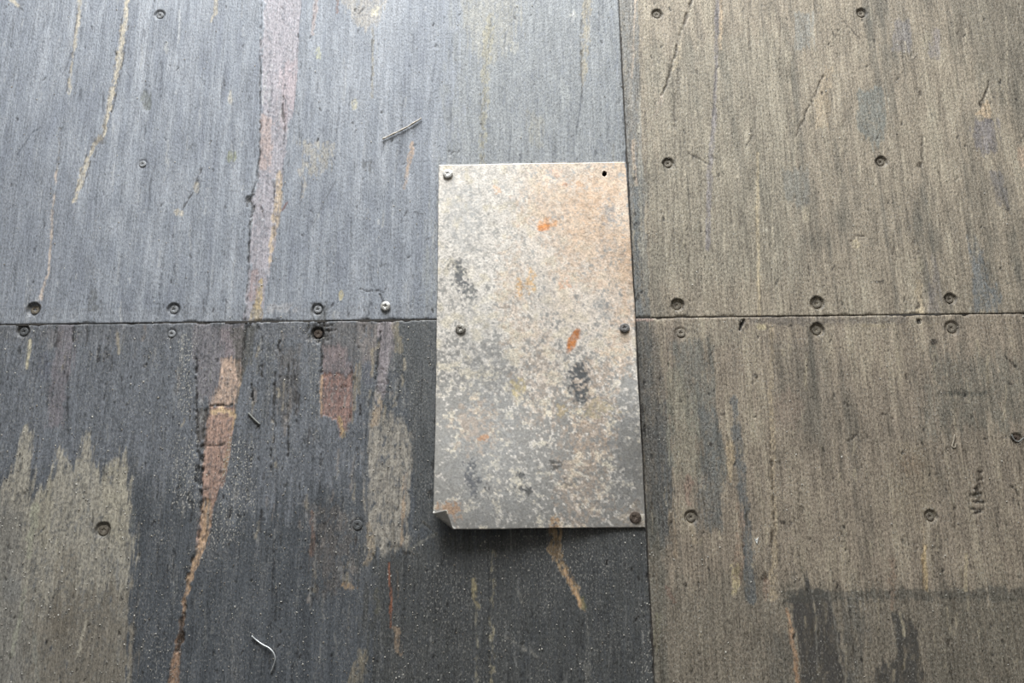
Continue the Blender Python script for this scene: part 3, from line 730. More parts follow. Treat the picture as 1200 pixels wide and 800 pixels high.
BASE = {'A': (137, 141, 148), 'B': (147, 136, 120), 'C': (87, 90, 94), 'D': (142, 130, 115)}
BASE2 = {'A': (158, 161, 167), 'B': (162, 152, 134), 'C': (102, 103, 105), 'D': (155, 144, 126)}
BASE3 = {'A': (124, 128, 137), 'B': (119, 113, 102), 'C': (74, 77, 81), 'D': (110, 103, 92)}
FIB = {'A': 0.85, 'B': 1.25, 'C': 0.9, 'D': 1.25}
FLK = {'A': 0.14, 'B': 0.22, 'C': 0.20, 'D': 0.22}
GLS = {'A': 0.58, 'B': 0.64, 'C': 0.52, 'D': 0.64}


def axis(a, b, f0, f1, step):
    """coordinates from a to b: fine between f0 and f1, coarse outside the view"""
    lo_, hi = max(a, f0), min(b, f1)
    mid = np.linspace(lo_, hi, max(2, int(round((hi - lo_) / step)) + 1))
    pre = np.linspace(a, lo_, max(2, int((lo_ - a) / 0.03) + 1))[:-1] if lo_ - a > 1e-6 else np.zeros(0)
    post = np.linspace(hi, b, max(2, int((b - hi) / 0.03) + 1))[1:] if b - hi > 1e-6 else np.zeros(0)
    return np.concatenate([pre, mid, post])


def seg_dist(x, y, ax, ay, bx, by):
    dx, dy = bx - ax, by - ay
    L = dx * dx + dy * dy + 1e-12
    t = np.clip(((x - ax) * dx + (y - ay) * dy) / L, 0, 1)
    return np.hypot(x - ax - t * dx, y - ay - t * dy), t


def apply_feats(feats, xs, ys, pig, z, fib, flk, gls, seed):
    X, Y = np.meshgrid(xs, ys)
    # shared raggedness fields
    WX = fbm(X / 0.0045, Y / 0.009, seed, 3)
    WS = fbm(X / 0.005, Y / 0.060, seed + 5, 3)
    WB = fbm(X / 0.004, Y / 0.009, seed + 9, 2)
    FN = fbm(X / 0.0034, Y / 0.022, seed + 12, 2)
    SP = fbm(X / 0.0024, Y / 0.0038, seed + 14, 2)
    JX = fbm(X / 0.010, Y / 0.010, seed + 16, 2) * 1.1 * PX
    JY = fbm(X / 0.010, Y / 0.010, seed + 18, 2) * 1.6 * PX
    for (kind, pts, wd, col, op, soft, rag, brk, dep, ffib, fflk, fgls) in feats:
        pw = np.array([P(*p) for p in pts])
        if kind == 's':
            ws = np.array(wd if isinstance(wd, (list, tuple)) else [wd] * len(pts), float) * PX / 2
            mrg = ws.max() + (soft + rag * 1.5 + 2) * PX
        else:
            mrg = (soft + rag * 1.6 + 2) * PX
        i0, i1 = np.searchsorted(xs, (pw[:, 0].min() - mrg, pw[:, 0].max() + mrg))
        j0, j1 = np.searchsorted(ys, (pw[:, 1].min() - mrg, pw[:, 1].max() + mrg))
        if i1 <= i0 or j1 <= j0:
            continue
        sl = (slice(j0, j1), slice(i0, i1))
        x, y = X[sl] + JX[sl], Y[sl] + JY[sl]
        lum = sum(lin(col)) / 3
        if kind == 's' and lum < 0.06 and brk > 0: brk = max(brk, .46)
        if kind == 's':
            best = np.full(x.shape, 1e9)
            for k in range(len(pw) - 1):
                d, t = seg_dist(x, y, *pw[k], *pw[k + 1])
                best = np.minimum(best, d - (ws[k] + (ws[k + 1] - ws[k]) * t))
            d = best + WX[sl] * rag * 0.8 * PX
        else:
            best = np.full(x.shape, 1e9)
            ins = np.zeros(x.shape, bool)
            n = len(pw)
            for k in range(n):
                a, b = pw[k], pw[(k + 1) % n]
                dd, t = seg_dist(x, y, *a, *b)
                best = np.minimum(best, dd)
                if abs(b[1] - a[1]) > 1e-12:
                    cond = ((a[1] > y) != (b[1] > y)) & (x < (b[0] - a[0]) * (y - a[1]) / (b[1] - a[1]) + a[0])
                    ins ^= cond
            d = np.where(ins, -best, best) + (WS[sl] * 0.9 + WX[sl] * 0.35) * rag * PX
        m = 1 - sstep(-soft * 0.6 * PX, soft * 0.6 * PX + 1e-9, d)
        if soft >= 2.0:       # wear follows the fibres: ragged, streaky transitions
            m = sstep(0.15, 0.85, m + 0.55 * FN[sl] * 4 * m * (1 - m) * 0.7)
        m = m * np.clip(0.92 + 0.28 * FN[sl] + (0.45 if lum > 0.1 else 0.25) * SP[sl], 0.25, 1)
        if brk > 0:
            nb = 0.5 + 0.5 * (WB[sl] * 0.7 + WS[sl] * 0.3)
            m = m * sstep(brk * 0.85 - 0.14, brk * 0.85 + 0.14, nb)
        mo = m * op
        c = lin(col)
        if lum > 0.08: c = lum + (c - lum) * 0.84
        vary = np.clip(1 + 0.22 * SP[sl] + 0.16 * FN[sl], 0.45, 1.5)
        for q in range(3):
            pig[sl + (q,)] += (c[q] * vary - pig[sl + (q,)]) * mo
        if dep: z[sl] -= dep * 0.001 * m
        for arr, val in ((fib, ffib), (flk, fflk), (gls, fgls)):
            if val is not None: arr[sl] += (val - arr[sl]) * m


# ------------------------------------------------------------------ floor
floor = bpy.data.objects.new('floor', None)
COL.objects.link(floor)
tag(floor, 'worn plywood container floor of four screwed-down panels', 'floor', kind='structure')

GAPX, GAPY = 0.0007, 0.0005
RECT = {'A': (X0, X_SEAM - GAPX, Y_LEFT + GAPY, Y1), 'B': (X_SEAM + GAPX, X1, Y_RIGHT + GAPY, Y1),
        'C': (X0, X_SEAM - GAPX, Y0, Y_LEFT - GAPY), 'D': (X_SEAM + GAPX, X1, Y0, Y_RIGHT - GAPY)}
FX0 = min(P(0, 0)[0], P(0, 800)[0]) - 0.02; FX1 = max(P(1200, 0)[0], P(1200, 800)[0]) + 0.02
FY0 = min(P(0, 800)[1], P(1200, 800)[1]) - 0.02; FY1 = max(P(0, 0)[1], P(1200, 0)[1]) + 0.02
PLABEL = {'A': 'blue-grey coated plywood panel with pale scratches', 'B': 'bare beige weathered plywood panel',
          'C': 'dark grey coated plywood panel with peeled gashes', 'D': 'brown-grey worn plywood panel with dark patches'}
PANEL = {}
GRID = {}


def build_panel(k, seed):
    x0, x1, y0, y1 = RECT[k]
    xs = axis(x0, x1, FX0, FX1, 0.0016)
    ys = axis(y0, y1, FY0, FY1, 0.0020)
    X, Y = np.meshgrid(xs, ys)
    ny, nx = X.shape
    n_a = fbm(X / 0.030, Y / 0.25, seed + 1, 4)           # long bands of the grain
    n_b = fbm(X / 0.012, Y / 0.045, seed + 2, 3)          # patchy wear
    n_c = fbm(X / 0.12, Y / 0.16, seed + 3, 3)            # broad staining
    n_d = fbm(X / 0.0075, Y / 0.30, seed + 4, 3)         # single darker and paler growth bands
    t = np.clip((0.55 * n_a + 0.55 * n_b + 0.45 * n_c + 0.50 * n_d) * (1.15 if k in 'BD' else 0.95), -1.35, 1.35)[..., None]
    b, b2, b3 = lin(BASE[k]), lin(BASE2[k]), lin(BASE3[k])
    pig = np.where(t > 0, b + (b2 - b) * t, b + (b - b3) * t)
    z = 0.00025 * n_a - 0.0002 + 0.00015 * n_b
    fib = np.full(X.shape, FIB[k]); flk = np.full(X.shape, FLK[k]); gls = np.full(X.shape, GLS[k])
    flk *= np.clip(1 + 1.2 * n_b, 0.1, 3)
    apply_feats(FEATS[k], xs, ys, pig, z, fib, flk, gls, seed)
    # countersunk screw holes
    for (pk, u, v, dep, kind, rad) in SCREWS:
        if pk != k: continue
        dep = sunk(dep)
        cx, cy = P(u, v)
        r0 = rad * PX * 1.06
        i0, i1 = np.searchsorted(xs, (cx - 3 * r0, cx + 3 * r0)); j0, j1 = np.searchsorted(ys, (cy - 3 * r0, cy + 3 * r0))
        sl = (slice(j0, j1), slice(i0, i1))
        r = np.hypot(X[sl] - cx, Y[sl] - cy) + 0.0009 * fbm(X[sl] / 0.005, Y[sl] / 0.005, seed + 40, 2)
        z[sl] -= dep * 0.001 * (1 - sstep(r0 - 0.0016, r0 + 0.0006, r))
        dirt = (np.exp(-((r - r0) / 0.0016) ** 2)) * min(0.75, 0.12 + 0.16 * dep)
        for q in range(3): pig[sl + (q,)] += (lin((46, 42, 38))[q] - pig[sl + (q,)]) * dirt
    if k == 'A':      # empty screw hole under the plate's missing fastener
        cx, cy = P(*HOLE_UV)
        r = np.hypot(X - cx, Y - cy)
        mm = r < 0.0062
        z[mm] -= 0.016
        for q in range(3): pig[..., q][r < 0.009] = 0.01
    # chipped panel edges
    for (dist, along) in ((np.abs(X - x0), Y), (np.abs(X - x1), Y), (np.abs(Y - y0), X), (np.abs(Y - y1), X)):
        chip = np.clip(fbm(along / 0.022, along * 0 + seed, seed + 60, 3), 0, 1)
        wd = 0.0010 + 0.0040 * chip
        e = 1 - sstep(wd * 0.3, wd, dist)
        z -= e * (0.0004 + 0.0020 * chip)
        for q in range(3): pig[..., q] += (lin((58, 55, 52))[q] - pig[..., q]) * e * 0.35
    GRID[k] = (xs, ys, z)
    # ragged outline
    Xo = X.copy(); Yo = Y.copy()
    Xo[:, -1] -= 0.0006 * (fbm(ys / 0.02, ys * 0, seed + 70, 3) + 0.3) if k in 'AC' else 0
    Xo[:, 0] += 0.0006 * (fbm(ys / 0.02, ys * 0, seed + 71, 3) + 0.3) if k in 'BD' else 0
    rowj = 0 if k in 'AB' else -1
    Yo[rowj, :] += (0.0006 if k in 'AB' else -0.0006) * (fbm(xs / 0.02, xs * 0, seed + 72, 3) + 0.2)
    top = np.stack([Xo, Yo, z], -1).reshape(-1, 3)
    idx = np.arange(ny * nx).reshape(ny, nx)
    quads = np.stack([idx[:-1, :-1], idx[:-1, 1:], idx[1:, 1:], idx[1:, :-1]], -1).reshape(-1, 4)
    ring = np.concatenate([idx[0, :], idx[1:, -1], idx[-1, -2::-1], idx[-2:0:-1, 0]])
    bot = top[ring].copy(); bot[:, 2] = -0.028
    nb = len(top); m = len(ring)
    k2 = np.arange(m); kn = (k2 + 1) % m
    sides = np.stack([ring[k2], nb + k2, nb + kn, ring[kn]], -1)
    V = np.concatenate([top, bot]); Fq = np.concatenate([quads, sides])
    me = bpy.data.meshes.new('plywood_panel')
    me.vertices.add(len(V)); me.vertices.foreach_set('co', V.astype(np.float32).ravel())
    me.loops.add(Fq.size); me.loops.foreach_set('vertex_index', Fq.astype(np.int32).ravel())
    me.polygons.add(len(Fq)); me.polygons.foreach_set('loop_start', np.arange(0, Fq.size, 4, dtype=np.int32))
    me.update(calc_edges=True)
    smooth(me)
    side_f = np.zeros(len(Fq), bool); side_f[:len(quads)] = True
    me.polygons.foreach_set('use_smooth', side_f)
    rgba = np.ones((len(V), 4), np.float32)
    rgba[:nb, :3] = np.clip(pig, 0.004, 1).reshape(-1, 3); rgba[nb:, :3] = lin((90, 78, 66))
    me.attributes.new('pigment', 'FLOAT_COLOR', 'POINT').data.foreach_set('color', rgba.ravel())
    for nm, arr in (('fibre', fib), ('fleck', flk), ('gloss', gls)):
        full = np.zeros(len(V), np.float32); full[:nb] = arr.ravel(); full[nb:] = arr.mean()
        me.attributes.new(nm, 'FLOAT', 'POINT').data.foreach_set('value', full)
    o = link('plywood_panel', me, M_PLY, floor)
    o['label'] = PLABEL[k]
    PANEL[k] = o


for i, k in enumerate('ABCD'):
    build_panel(k, 100 + 200 * i)


def floor_z(x, y):
    for k, (x0, x1, y0, y1) in RECT.items():
        if x0 <= x <= x1 and y0 <= y <= y1:
            xs, ys, z = GRID[k]
            return float(z[min(len(ys) - 1, np.searchsorted(ys, y)), min(len(xs) - 1, np.searchsorted(xs, x))])
    return 0.0


# dirt packed in the joints and the steel cross-members below
def joint_filler(a, b, along_x, c, half, seed):
    """packed dirt standing at an uneven height in the joint between two panels"""
    n = int((b - a) / 0.004)
    q = np.linspace(a, b, n)
    top = np.clip(-0.0014 + 0.0016 * fbm(q / 0.035, q * 0, seed, 4), -0.004, -0.0002)
    vs = []
    for t, zt in zip(q, top):
        for (o_, zz) in ((-half, -0.026), (-half, zt), (half, zt), (half, -0.026)):
            vs.append((t, c + o_, zz) if along_x else (c + o_, t, zz))
    fs = []
    for k in range(n - 1):
        for e in range(4):
            f = (4 * k + e, 4 * k + (e + 1) % 4, 4 * k + 4 + (e + 1) % 4, 4 * k + 4 + e)
            fs.append(f if along_x else f[::-1])
    fs += [(3, 2, 1, 0), tuple(4 * (n - 1) + e for e in range(4))]
    me = bpy.data.meshes.new('joint_filler')
    me.from_pydata(vs, [], fs)
    return link('joint_filler', me, M_DIRT, floor)


joint_filler(Y0, Y1, False, X_SEAM, GAPX + 0.0012, 801)
joint_filler(X0, X_SEAM - 0.003, True, Y_LEFT, GAPY + 0.0012, 802)
joint_filler(X_SEAM + 0.003, X1, True, Y_RIGHT, GAPY + 0.0012, 803)
yy = Y_LEFT - 8 * 0.29
while yy < Y1:
    slab('crossmember', X0, X1, yy - 0.03, yy + 0.03, -0.14, -0.0285, M_JOIST, floor)
    yy += 0.29


# ------------------------------------------------------------------ screws
def screw_mesh(name, r, h, dome, recess, mat):
    """round screw head with a cross recess and a short shank"""
    seg, rings = 28, [0.0, 0.16, 0.30, 0.44, 0.60, 0.80, 0.93, 1.0]
    vs, fs = [(0, 0, h + dome - recess)], []
    for q in rings[1:]:
        for s in range(seg):
            a = 2 * math.pi * s / seg
            x, y = q * r * math.cos(a), q * r * math.sin(a)
            zz = h + dome * (1 - q * q) - (0.0004 if q == 1.0 else 0)
            arm = min(abs(x), abs(y)) < 0.12 * r and q < 0.40
            if arm: zz -= recess * (1 - 0.6 * q)
            vs.append((x, y, zz))
    for s in range(seg): fs.append((0, 1 + s, 1 + (s + 1) % seg))
    nr = len(rings) - 1
    for k in range(nr - 1):
        for s in range(seg):
            a, b = 1 + k * seg + s, 1 + k * seg + (s + 1) % seg
            fs.append((a, a + seg, b + seg, b))
    base = 1 + (nr - 1) * seg
    n0 = len(vs)
    for (rr, zz) in ((r * 0.98, -0.0002), (r * 0.42, -r * 0.55), (r * 0.36, -0.02)):
        for s in range(seg):
            a = 2 * math.pi * s / seg
            vs.append((rr * math.cos(a), rr * math.sin(a), zz))
    prev = base
    for k in range(3):
        cur = n0 + k * seg
        for s in range(seg):
            fs.append((prev + s, cur + s, cur + (s + 1) % seg, prev + (s + 1) % seg))
        prev = cur
    fs.append(tuple(prev + s for s in range(seg))[::-1])
    me = bpy.data.meshes.new(name)
    me.from_pydata(vs, [], fs)
    me.materials.append(mat)
    smooth(me)
    return me


SM = {'old': screw_mesh('flat_screw_old', 1.0 * 0.0072, 0.0008, 0.0002, 0.0016, M_SCREW_OLD),
      'grey': screw_mesh('flat_screw_grey', 0.0072, 0.0008, 0.0002, 0.0016, M_SCREW_GREY),
      'slate': screw_mesh('flat_screw_slate', 0.0072, 0.0008, 0.0002, 0.0014, simple_mat('dark_grey_coated_screw', (92, 93, 94), 0.65, 0.1, 500, 0.25, (70, 70, 70))),
      'dark': screw_mesh('flat_screw_dark', 0.0072, 0.0008, 0.0002, 0.0014, M_SCREW_DARK),
      'zinc': screw_mesh('flat_screw_zinc', 0.0078, 0.0010, 0.0006, 0.0018, M_SCREW_ZINC)}
for i, (pk, u, v, dep, kind, rad) in enumerate(SCREWS):
    o = link('screw', SM[kind], None, PANEL[pk])
    cx, cy = P(u, v)
    s = rad / 7.0
    o.scale = (s * 1.0, s * 1.0, 1)
    zz = -sunk(dep) * 0.001 + 0.0001
    if (u, v) == (452, 359): zz = 0.0016; o.scale = (1.06, 1.06, 1.6)
    o.location = (cx, cy, zz)
    o.rotation_euler = (random.uniform(-.07, .07), random.uniform(-.07, .07), random.uniform(0, 1.5))

# ------------------------------------------------------------------ steel patch plate
C_TL, C_TR, C_BR, C_BL = (np.array(P(*p)) for p in ((514.5, 194), (733, 190.5), (756, 617.5), (509, 620)))
NS, NT = 250, 450
sv = np.linspace(0, 1, NS); tv = np.linspace(0, 1, NT)
SS, TT = np.meshgrid(sv, tv)
XY = ((1 - TT) * (1 - SS))[..., None] * C_TL + ((1 - TT) * SS)[..., None] * C_TR + (TT * SS)[..., None] * C_BR + (TT * (1 - SS))[..., None] * C_BL
PXm, PYm = XY[..., 0].copy(), XY[..., 1].copy()
# slightly wavy shear-cut edges
PXm[:, 0] += 0.0009 * fbm(tv * 9, tv * 0, 501, 3); PXm[:, -1] += 0.0010 * fbm(tv * 8, tv * 0, 502, 3) + 0.0012 * np.exp(-((tv - .42) / .1) ** 2)
PYm[0, :] += 0.0007 * fbm(sv * 6, sv * 0, 503, 3); PYm[-1, :] += 0.0008 * fbm(sv * 6, sv * 0, 504, 3)
TH = 0.0019
PZ = np.full(SS.shape, 0.0006 + TH)
lift = sstep(0.60, 1.0, TT) * (0.019 * (1 - sstep(0.30, 0.95, SS)))           # free lower-left edge springs up
lift += 0.0085 * np.exp(-((TT - 0.72) / 0.14) ** 2) * sstep(0.75, 1.0, SS)
lift += 0.0030 * np.exp(-((TT - 0.22) / 0.12) ** 2) * sstep(0.8, 1.0, SS)
lift += 0.0012 * np.exp(-((TT - 0.25) / 0.15) ** 2) * (1 - sstep(0, 0.2, SS))
lift += 0.0004 * (fbm(SS * 3, TT * 5, 510, 2) + 1) * sstep(0.02, 0.1, TT)
PZ += lift
# folded lower-left corner: everything beyond the fold line is rolled up and over
fa = np.array(P(509.5, 598)); fb = np.array(P(537, 619.5))
dv = (fb - fa) / np.linalg.norm(fb - fa)
nv = np.array([dv[1], -dv[0]])
if np.dot(C_BL - fa, nv) < 0: nv = -nv
dist = (PXm - fa[0]) * nv[0] + (PYm - fa[1]) * nv[1]
rr = 0.0022
over = dist > 0
ang = np.minimum(dist / rr, math.radians(152))
extra = np.maximum(dist - rr * math.radians(152), 0)
move = np.where(over, rr * np.sin(ang) + extra * math.cos(math.radians(152)) - dist, 0)
PXm += move * nv[0]; PYm += move * nv[1]
PZ += np.where(over, rr * (1 - np.cos(ang)) + extra * math.sin(math.radians(152)), 0)

# photo pixel of each plate point (flat outline) for tracing its stains
plate_pig = np.zeros(SS.shape + (3,))
n_cr = fbm(SS * 75, TT * 140, 520, 4)              # crust mottling
n_cr2 = fbm(SS * 20, TT * 38, 521, 3)
n_big = fbm(SS * 4, TT * 7, 522, 3)
n_fine = fbm(SS * 120, TT * 225, 523, 2)
zinc = lin((164, 161, 156)); white = lin((206, 199, 190)); peach = lin((204, 182, 160)); yel = lin((196, 182, 142))
bias = 0.50 - 1.0 * sstep(0.40, 0.80, TT) + 0.30 * sstep(0.55, 0.25, np.abs(SS - 0.62) * 1.2) * sstep(0.5, 0.8, TT)
cr = sstep(-0.18, 0.22, n_cr * 0.9 + n_cr2 * 0.6 + n_fine * 0.35 + bias)
crust = cr.copy()
plate_pig[:] = zinc
peachy = np.clip(sstep(0.25, 0.8, SS) * sstep(0.75, 0.1, TT) * (0.75 + 0.6 * n_big), 0, 1)
yelly = np.clip(sstep(0.5, 1.1, n_cr2 + 0.3 * n_big + 0.5) * 0.5, 0, 1)
cc = white[None, None] * (1 - peachy[..., None]) + peach[None, None] * peachy[..., None]
cc = cc * (1 - 0.6 * yelly[..., None] * (1 - peachy[..., None])) + yel[None, None] * 0.6 * yelly[..., None] * (1 - peachy[..., None])
plate_pig += (cc - plate_pig) * crust[..., None]


def plate_blob(u, v, ru, rv, col, op=0.9, rot=0.0, ragg=0.5, seed=0, dense=0.0, cval=None):
    ragg = ragg * 1.35
    if not dense: dense = .75
    p = np.array(P(u, v)); q = XY - p
    k = PX
    c_, s_ = math.cos(rot), math.sin(rot)
    a = (q[..., 0] * c_ + q[..., 1] * s_) / (ru * k); b = (-q[..., 0] * s_ + q[..., 1] * c_) / (rv * k)
    d = np.hypot(a, b) + ragg * fbm(SS * 50 + seed, TT * 90, 530 + seed, 3) * 0.7
    m = (1 - sstep(0.7, 1.15, d)) * op
    if dense: m = m * sstep(-dense, dense * 0.4, fbm(SS * 75, TT * 140, 540 + seed, 2))
    plate_pig[:] += (lin(col) - plate_pig) * m[..., None]
    if cval is not None: crust[:] += (cval - crust) * m


# grey zinc showing through
for (u, v, ru, rv, op) in ((545, 235, 18, 26, .55), (528, 250, 10, 40, .4), (548, 270, 16, 40, .5), (600, 240, 14, 18, .3), (712, 270, 12, 34, .45), (560, 400, 30, 40, .35), (705, 360, 12, 20, .4), (640, 345, 20, 20, .2),
                           (580, 470, 34, 60, .5), (560, 540, 34, 60, .45), (610, 560, 60, 40, .35), (735, 510, 20, 70, .55), (712, 590, 34, 26, .3), (590, 600, 60, 16, .4)):
    plate_blob(u, v, ru, rv, (158, 157, 155), op, 0, .8, int(u), .6, .2)
for (u, v, ru, rv, op) in ((700, 230, 30, 30, .55), (660, 250, 50, 40, .35), (690, 300, 44, 40, .45), (735, 330, 8, 60, .5), (725, 400, 14, 40, .4), (695, 470, 26, 60, .35), (680, 560, 30, 60, .3), (560, 500, 26, 30, .3), (600, 340, 20, 60, .3), (630, 440, 26, 60, .25)):
    plate_blob(u, v, ru, rv, (200, 168, 138), op, 0, .8, int(v), .7, .9)
plate_blob(608, 454, 10, 12, (196, 178, 128), .6, 0, .8, 31)
plate_blob(658, 482, 8, 9, (196, 174, 134), .6, 0, .8, 32)
plate_blob(700, 480, 22, 10, (198, 182, 148), .5, 0, .8, 33, .6)
# darkest corroded patches
plate_blob(541, 326, 10, 17, (92, 94, 96), .9, 0, .7, 1, .5, .6)
plate_blob(536, 312, 9, 9, (96, 98, 98), .7, 0, .8, 16, .5, .6)
plate_blob(552, 342, 9, 9, (100, 102, 102), .8, 0, .8, 2, .5, .6)
plate_blob(679, 447, 13, 24, (84, 86, 88), .92, 0.1, .6, 3, .5, .6)
plate_blob(553, 556, 8, 20, (92, 94, 98), .85, 0.1, .9, 4, .4, .6)
plate_blob(571, 570, 4, 6, (82, 80, 78), .85, 0, .9, 5, .4)
plate_blob(611, 558, 8, 7, (86, 86, 86), .85, 0.4, .9, 6, .4)
plate_blob(615, 573, 8, 5, (84, 84, 84), .85, 0, .9, 7, .4)
plate_blob(650, 545, 7, 6, (90, 88, 84), .8, 0, .9, 8, .4)
plate_blob(665, 567, 4, 9, (98, 94, 88), .7, 0, .9, 9, .4)
plate_blob(713, 250, 8, 16, (142, 138, 136), .6, 0, .9, 17, .5)
# rust
plate_blob(638, 267, 9, 4.5, (206, 128, 62), .95, 0.15, .4, 10, 2.5, 1)
plate_blob(640, 262, 12, 8, (216, 150, 84), .5, 0.2, .6, 11, 0, 1)
plate_blob(671, 400, 5.5, 17, (190, 116, 46), .97, -0.42, .22, 12, 2.5, 1)
plate_blob(676, 392, 5, 8, (150, 90, 46), .6, -0.4, .4, 13, 2.5, 1)
plate_blob(527, 594, 12, 7, (162, 128, 98), .75, 0, .7, 14, .6, 1)
plate_blob(536, 604, 5, 12, (160, 130, 104), .6, 0, .7, 15, .6, 1)
plate_blob(566, 513, 6, 4, (188, 138, 98), .7, 0, .8, 18, 0, 1)
plate_blob(582, 222, 5, 6, (204, 160, 122), .6, 0, .8, 19, 0, 1)
plate_blob(651, 203, 6, 6, (208, 166, 142), .5, 0, .8, 20, 0, 1)
plate_blob(661, 217, 4, 4, (202, 146, 110), .6, 0, .8, 21, 0, 1)
plate_blob(678, 217, 5, 4, (204, 160, 120), .5, 0, .8, 22, 0, 1)
plate_blob(622, 330, 6, 14, (204, 160, 96), .6, 0, .7, 23, .6, 1)
plate_blob(608, 340, 6, 12, (196, 152, 92), .6, 0, .7, 24, .6, 1)
plate_blob(662, 333, 7, 9, (206, 150, 112), .5, 0, .7, 25, .6, 1)
plate_blob(651, 613, 7, 8, (168, 132, 92), .7, 0, .7, 26, .5, 1)
plate_blob(650, 616, 3, 4, (80, 58, 40), .8, 0, .5, 27, 0, 1)
plate_blob(740, 605, 18, 16, (150, 134, 116), .5, 0, .8, 28, .6, 1)
plate_blob(731, 392, 10, 14, (160, 140, 122), .5, 0, .8, 29, .6, 1)

idx = np.arange(NS * NT).reshape(NT, NS)
hx, hy = P(*HOLE_UV)
inside = np.hypot((PXm - hx) / 0.0044, (PYm - hy) / 0.0058)
near = (inside < 1.32) & (inside > 0.0)
# snap the vertices round the missing screw's hole to its rim
ring_m = near & (inside > 0.78)
ang_h = np.arctan2((PYm - hy) / 0.0058, (PXm - hx) / 0.0044)
PXm[ring_m] = hx + 0.0044 * np.cos(ang_h[ring_m]); PYm[ring_m] = hy + 0.0058 * np.sin(ang_h[ring_m])
quads = np.stack([idx[:-1, :-1], idx[1:, :-1], idx[1:, 1:], idx[:-1, 1:]], -1).reshape(-1, 4)
dead = (inside < 0.78).ravel()
quads = quads[~dead[quads].any(1)]
V = np.stack([PXm, PYm, PZ], -1).reshape(-1, 3)
used = np.zeros(len(V), bool); used[quads.ravel()] = True
newi = np.cumsum(used) - 1
me = bpy.data.meshes.new('steel_sheet')
me.from_pydata(V[used].tolist(), [], newi[quads].tolist())
rgba = np.ones((int(used.sum()), 4), np.float32); rgba[:, :3] = np.clip(plate_pig, 0.01, 0.95).reshape(-1, 3)[used]
me.attributes.new('pigment', 'FLOAT_COLOR', 'POINT').data.foreach_set('color', rgba.ravel())
me.attributes.new('crust', 'FLOAT', 'POINT').data.foreach_set('value', np.clip(crust, 0, 1).ravel()[used].astype(np.float32))
smooth(me)
ctr = (C_TL + C_TR + C_BR + C_BL) / 4
plate = bpy.data.objects.new('steel_patch_plate', None)
COL.objects.link(plate)
plate.location = (ctr[0], ctr[1], 0.0006)
tag(plate, 'rust-spotted pale steel patch plate screwed over the panel joint', 'metal plate')
inv = Matrix.Translation(plate.location).inverted()
sheet = link('steel_sheet', me, M_PLATE, plate)
sheet.matrix_parent_inverse = inv
sd = sheet.modifiers.new('thickness', 'SOLIDIFY'); sd.thickness = TH; sd.offset = -1

PS = {'zinc': screw_mesh('pan_screw_zinc', 0.0086, 0.0026, 0.0012, 0.0016, M_SCREW_ZINC),
      'old': screw_mesh('pan_screw_old', 0.0086, 0.0022, 0.0010, 0.0016, simple_mat('grey_plate_screw', (150, 146, 138), .5, .4, 500, .25, (104, 98, 90))),
      'grey': screw_mesh('pan_screw_grey', 0.0082, 0.0020, 0.0010, 0.0016, simple_mat('dull_plate_screw', (112, 110, 108), .6, .3, 500, .25, (80, 76, 72))),
      'rust': screw_mesh('pan_screw_rust', 0.0092, 0.0011, 0.0004, 0.0010, M_SCREW_DARK)}
for (u, v, kd) in ((525, 205, 'zinc'), (540, 386, 'old'), (731.5, 385, 'grey'), (744, 606, 'rust')):
    o = link('screw', PS[kd], None, plate)
    o.matrix_parent_inverse = inv
    cx, cy = P(u, v)
    d2 = (XY[..., 0] - cx) ** 2 + (XY[..., 1] - cy) ** 2
    zz = float(PZ.ravel()[np.argmin(d2)])
    o.location = (cx, cy, zz + 0.0003)
    o.rotation_euler = (random.uniform(-.06, .06), random.uniform(-.06, .06), random.uniform(0, 1.5))


# ------------------------------------------------------------------ loose scraps
def tube(name, pts, rads, mat, seg=8, flat=1.0, lift=0.0):
    """bent solid rod lying on the floor; pts in photo pixels"""
    P3 = []
    for p, r in zip(pts, rads):
        x, y = P(p[0], p[1])
        P3.append(Vector((x, y, max(0.0, floor_z(x, y)) + r * flat + lift + (p[2] if len(p) > 2 else 0))))
    org = Vector((P3[0].x, P3[0].y, 0))
    vs, fs = [], []
    n = len(P3)
    for i, (c, r) in enumerate(zip(P3, rads)):
        d = (P3[min(i + 1, n - 1)] - P3[max(i - 1, 0)]).normalized()
        side = d.cross(Vector((0, 0, 1))).normalized(); up = side.cross(d)
        for s in range(seg):
            a = 2 * math.pi * s / seg
            jit = 1 + 0.12 * math.sin(3.1 * i + 2.3 * s)
            vs.append(c - org + side * (r * jit * math.cos(a)) + up * (r * flat * jit * math.sin(a)))
    for i in range(n - 1):
        for s in range(seg):
            a, b = i * seg + s, i * seg + (s + 1) % seg
            fs.append((a, b, b + seg, a + seg))
    fs.append(tuple(range(seg))[::-1]); fs.append(tuple((n - 1) * seg + s for s in range(seg)))
    me = bpy.data.meshes.new(name)
    me.from_pydata([tuple(q) for q in vs], [], fs)
    smooth(me)
    o = link(name, me, mat)
    o.location = org
    return o


def bez(pts, n):
    """smooth polyline through points (Catmull-Rom)"""
    out = []
    q = [pts[0]] + list(pts) + [pts[-1]]
    for i in range(1, len(q) - 2):
        for k in range(n):
            t = k / n
            out.append(tuple(0.5 * (2 * b + (c - a) * t + (2 * a - 5 * b + 4 * c - d) * t * t + (3 * b - a - 3 * c + d) * t ** 3)
                             for a, b, c, d in zip(q[i - 1], q[i], q[i + 1], q[i + 2])))
    out.append(pts[-1])
    return out


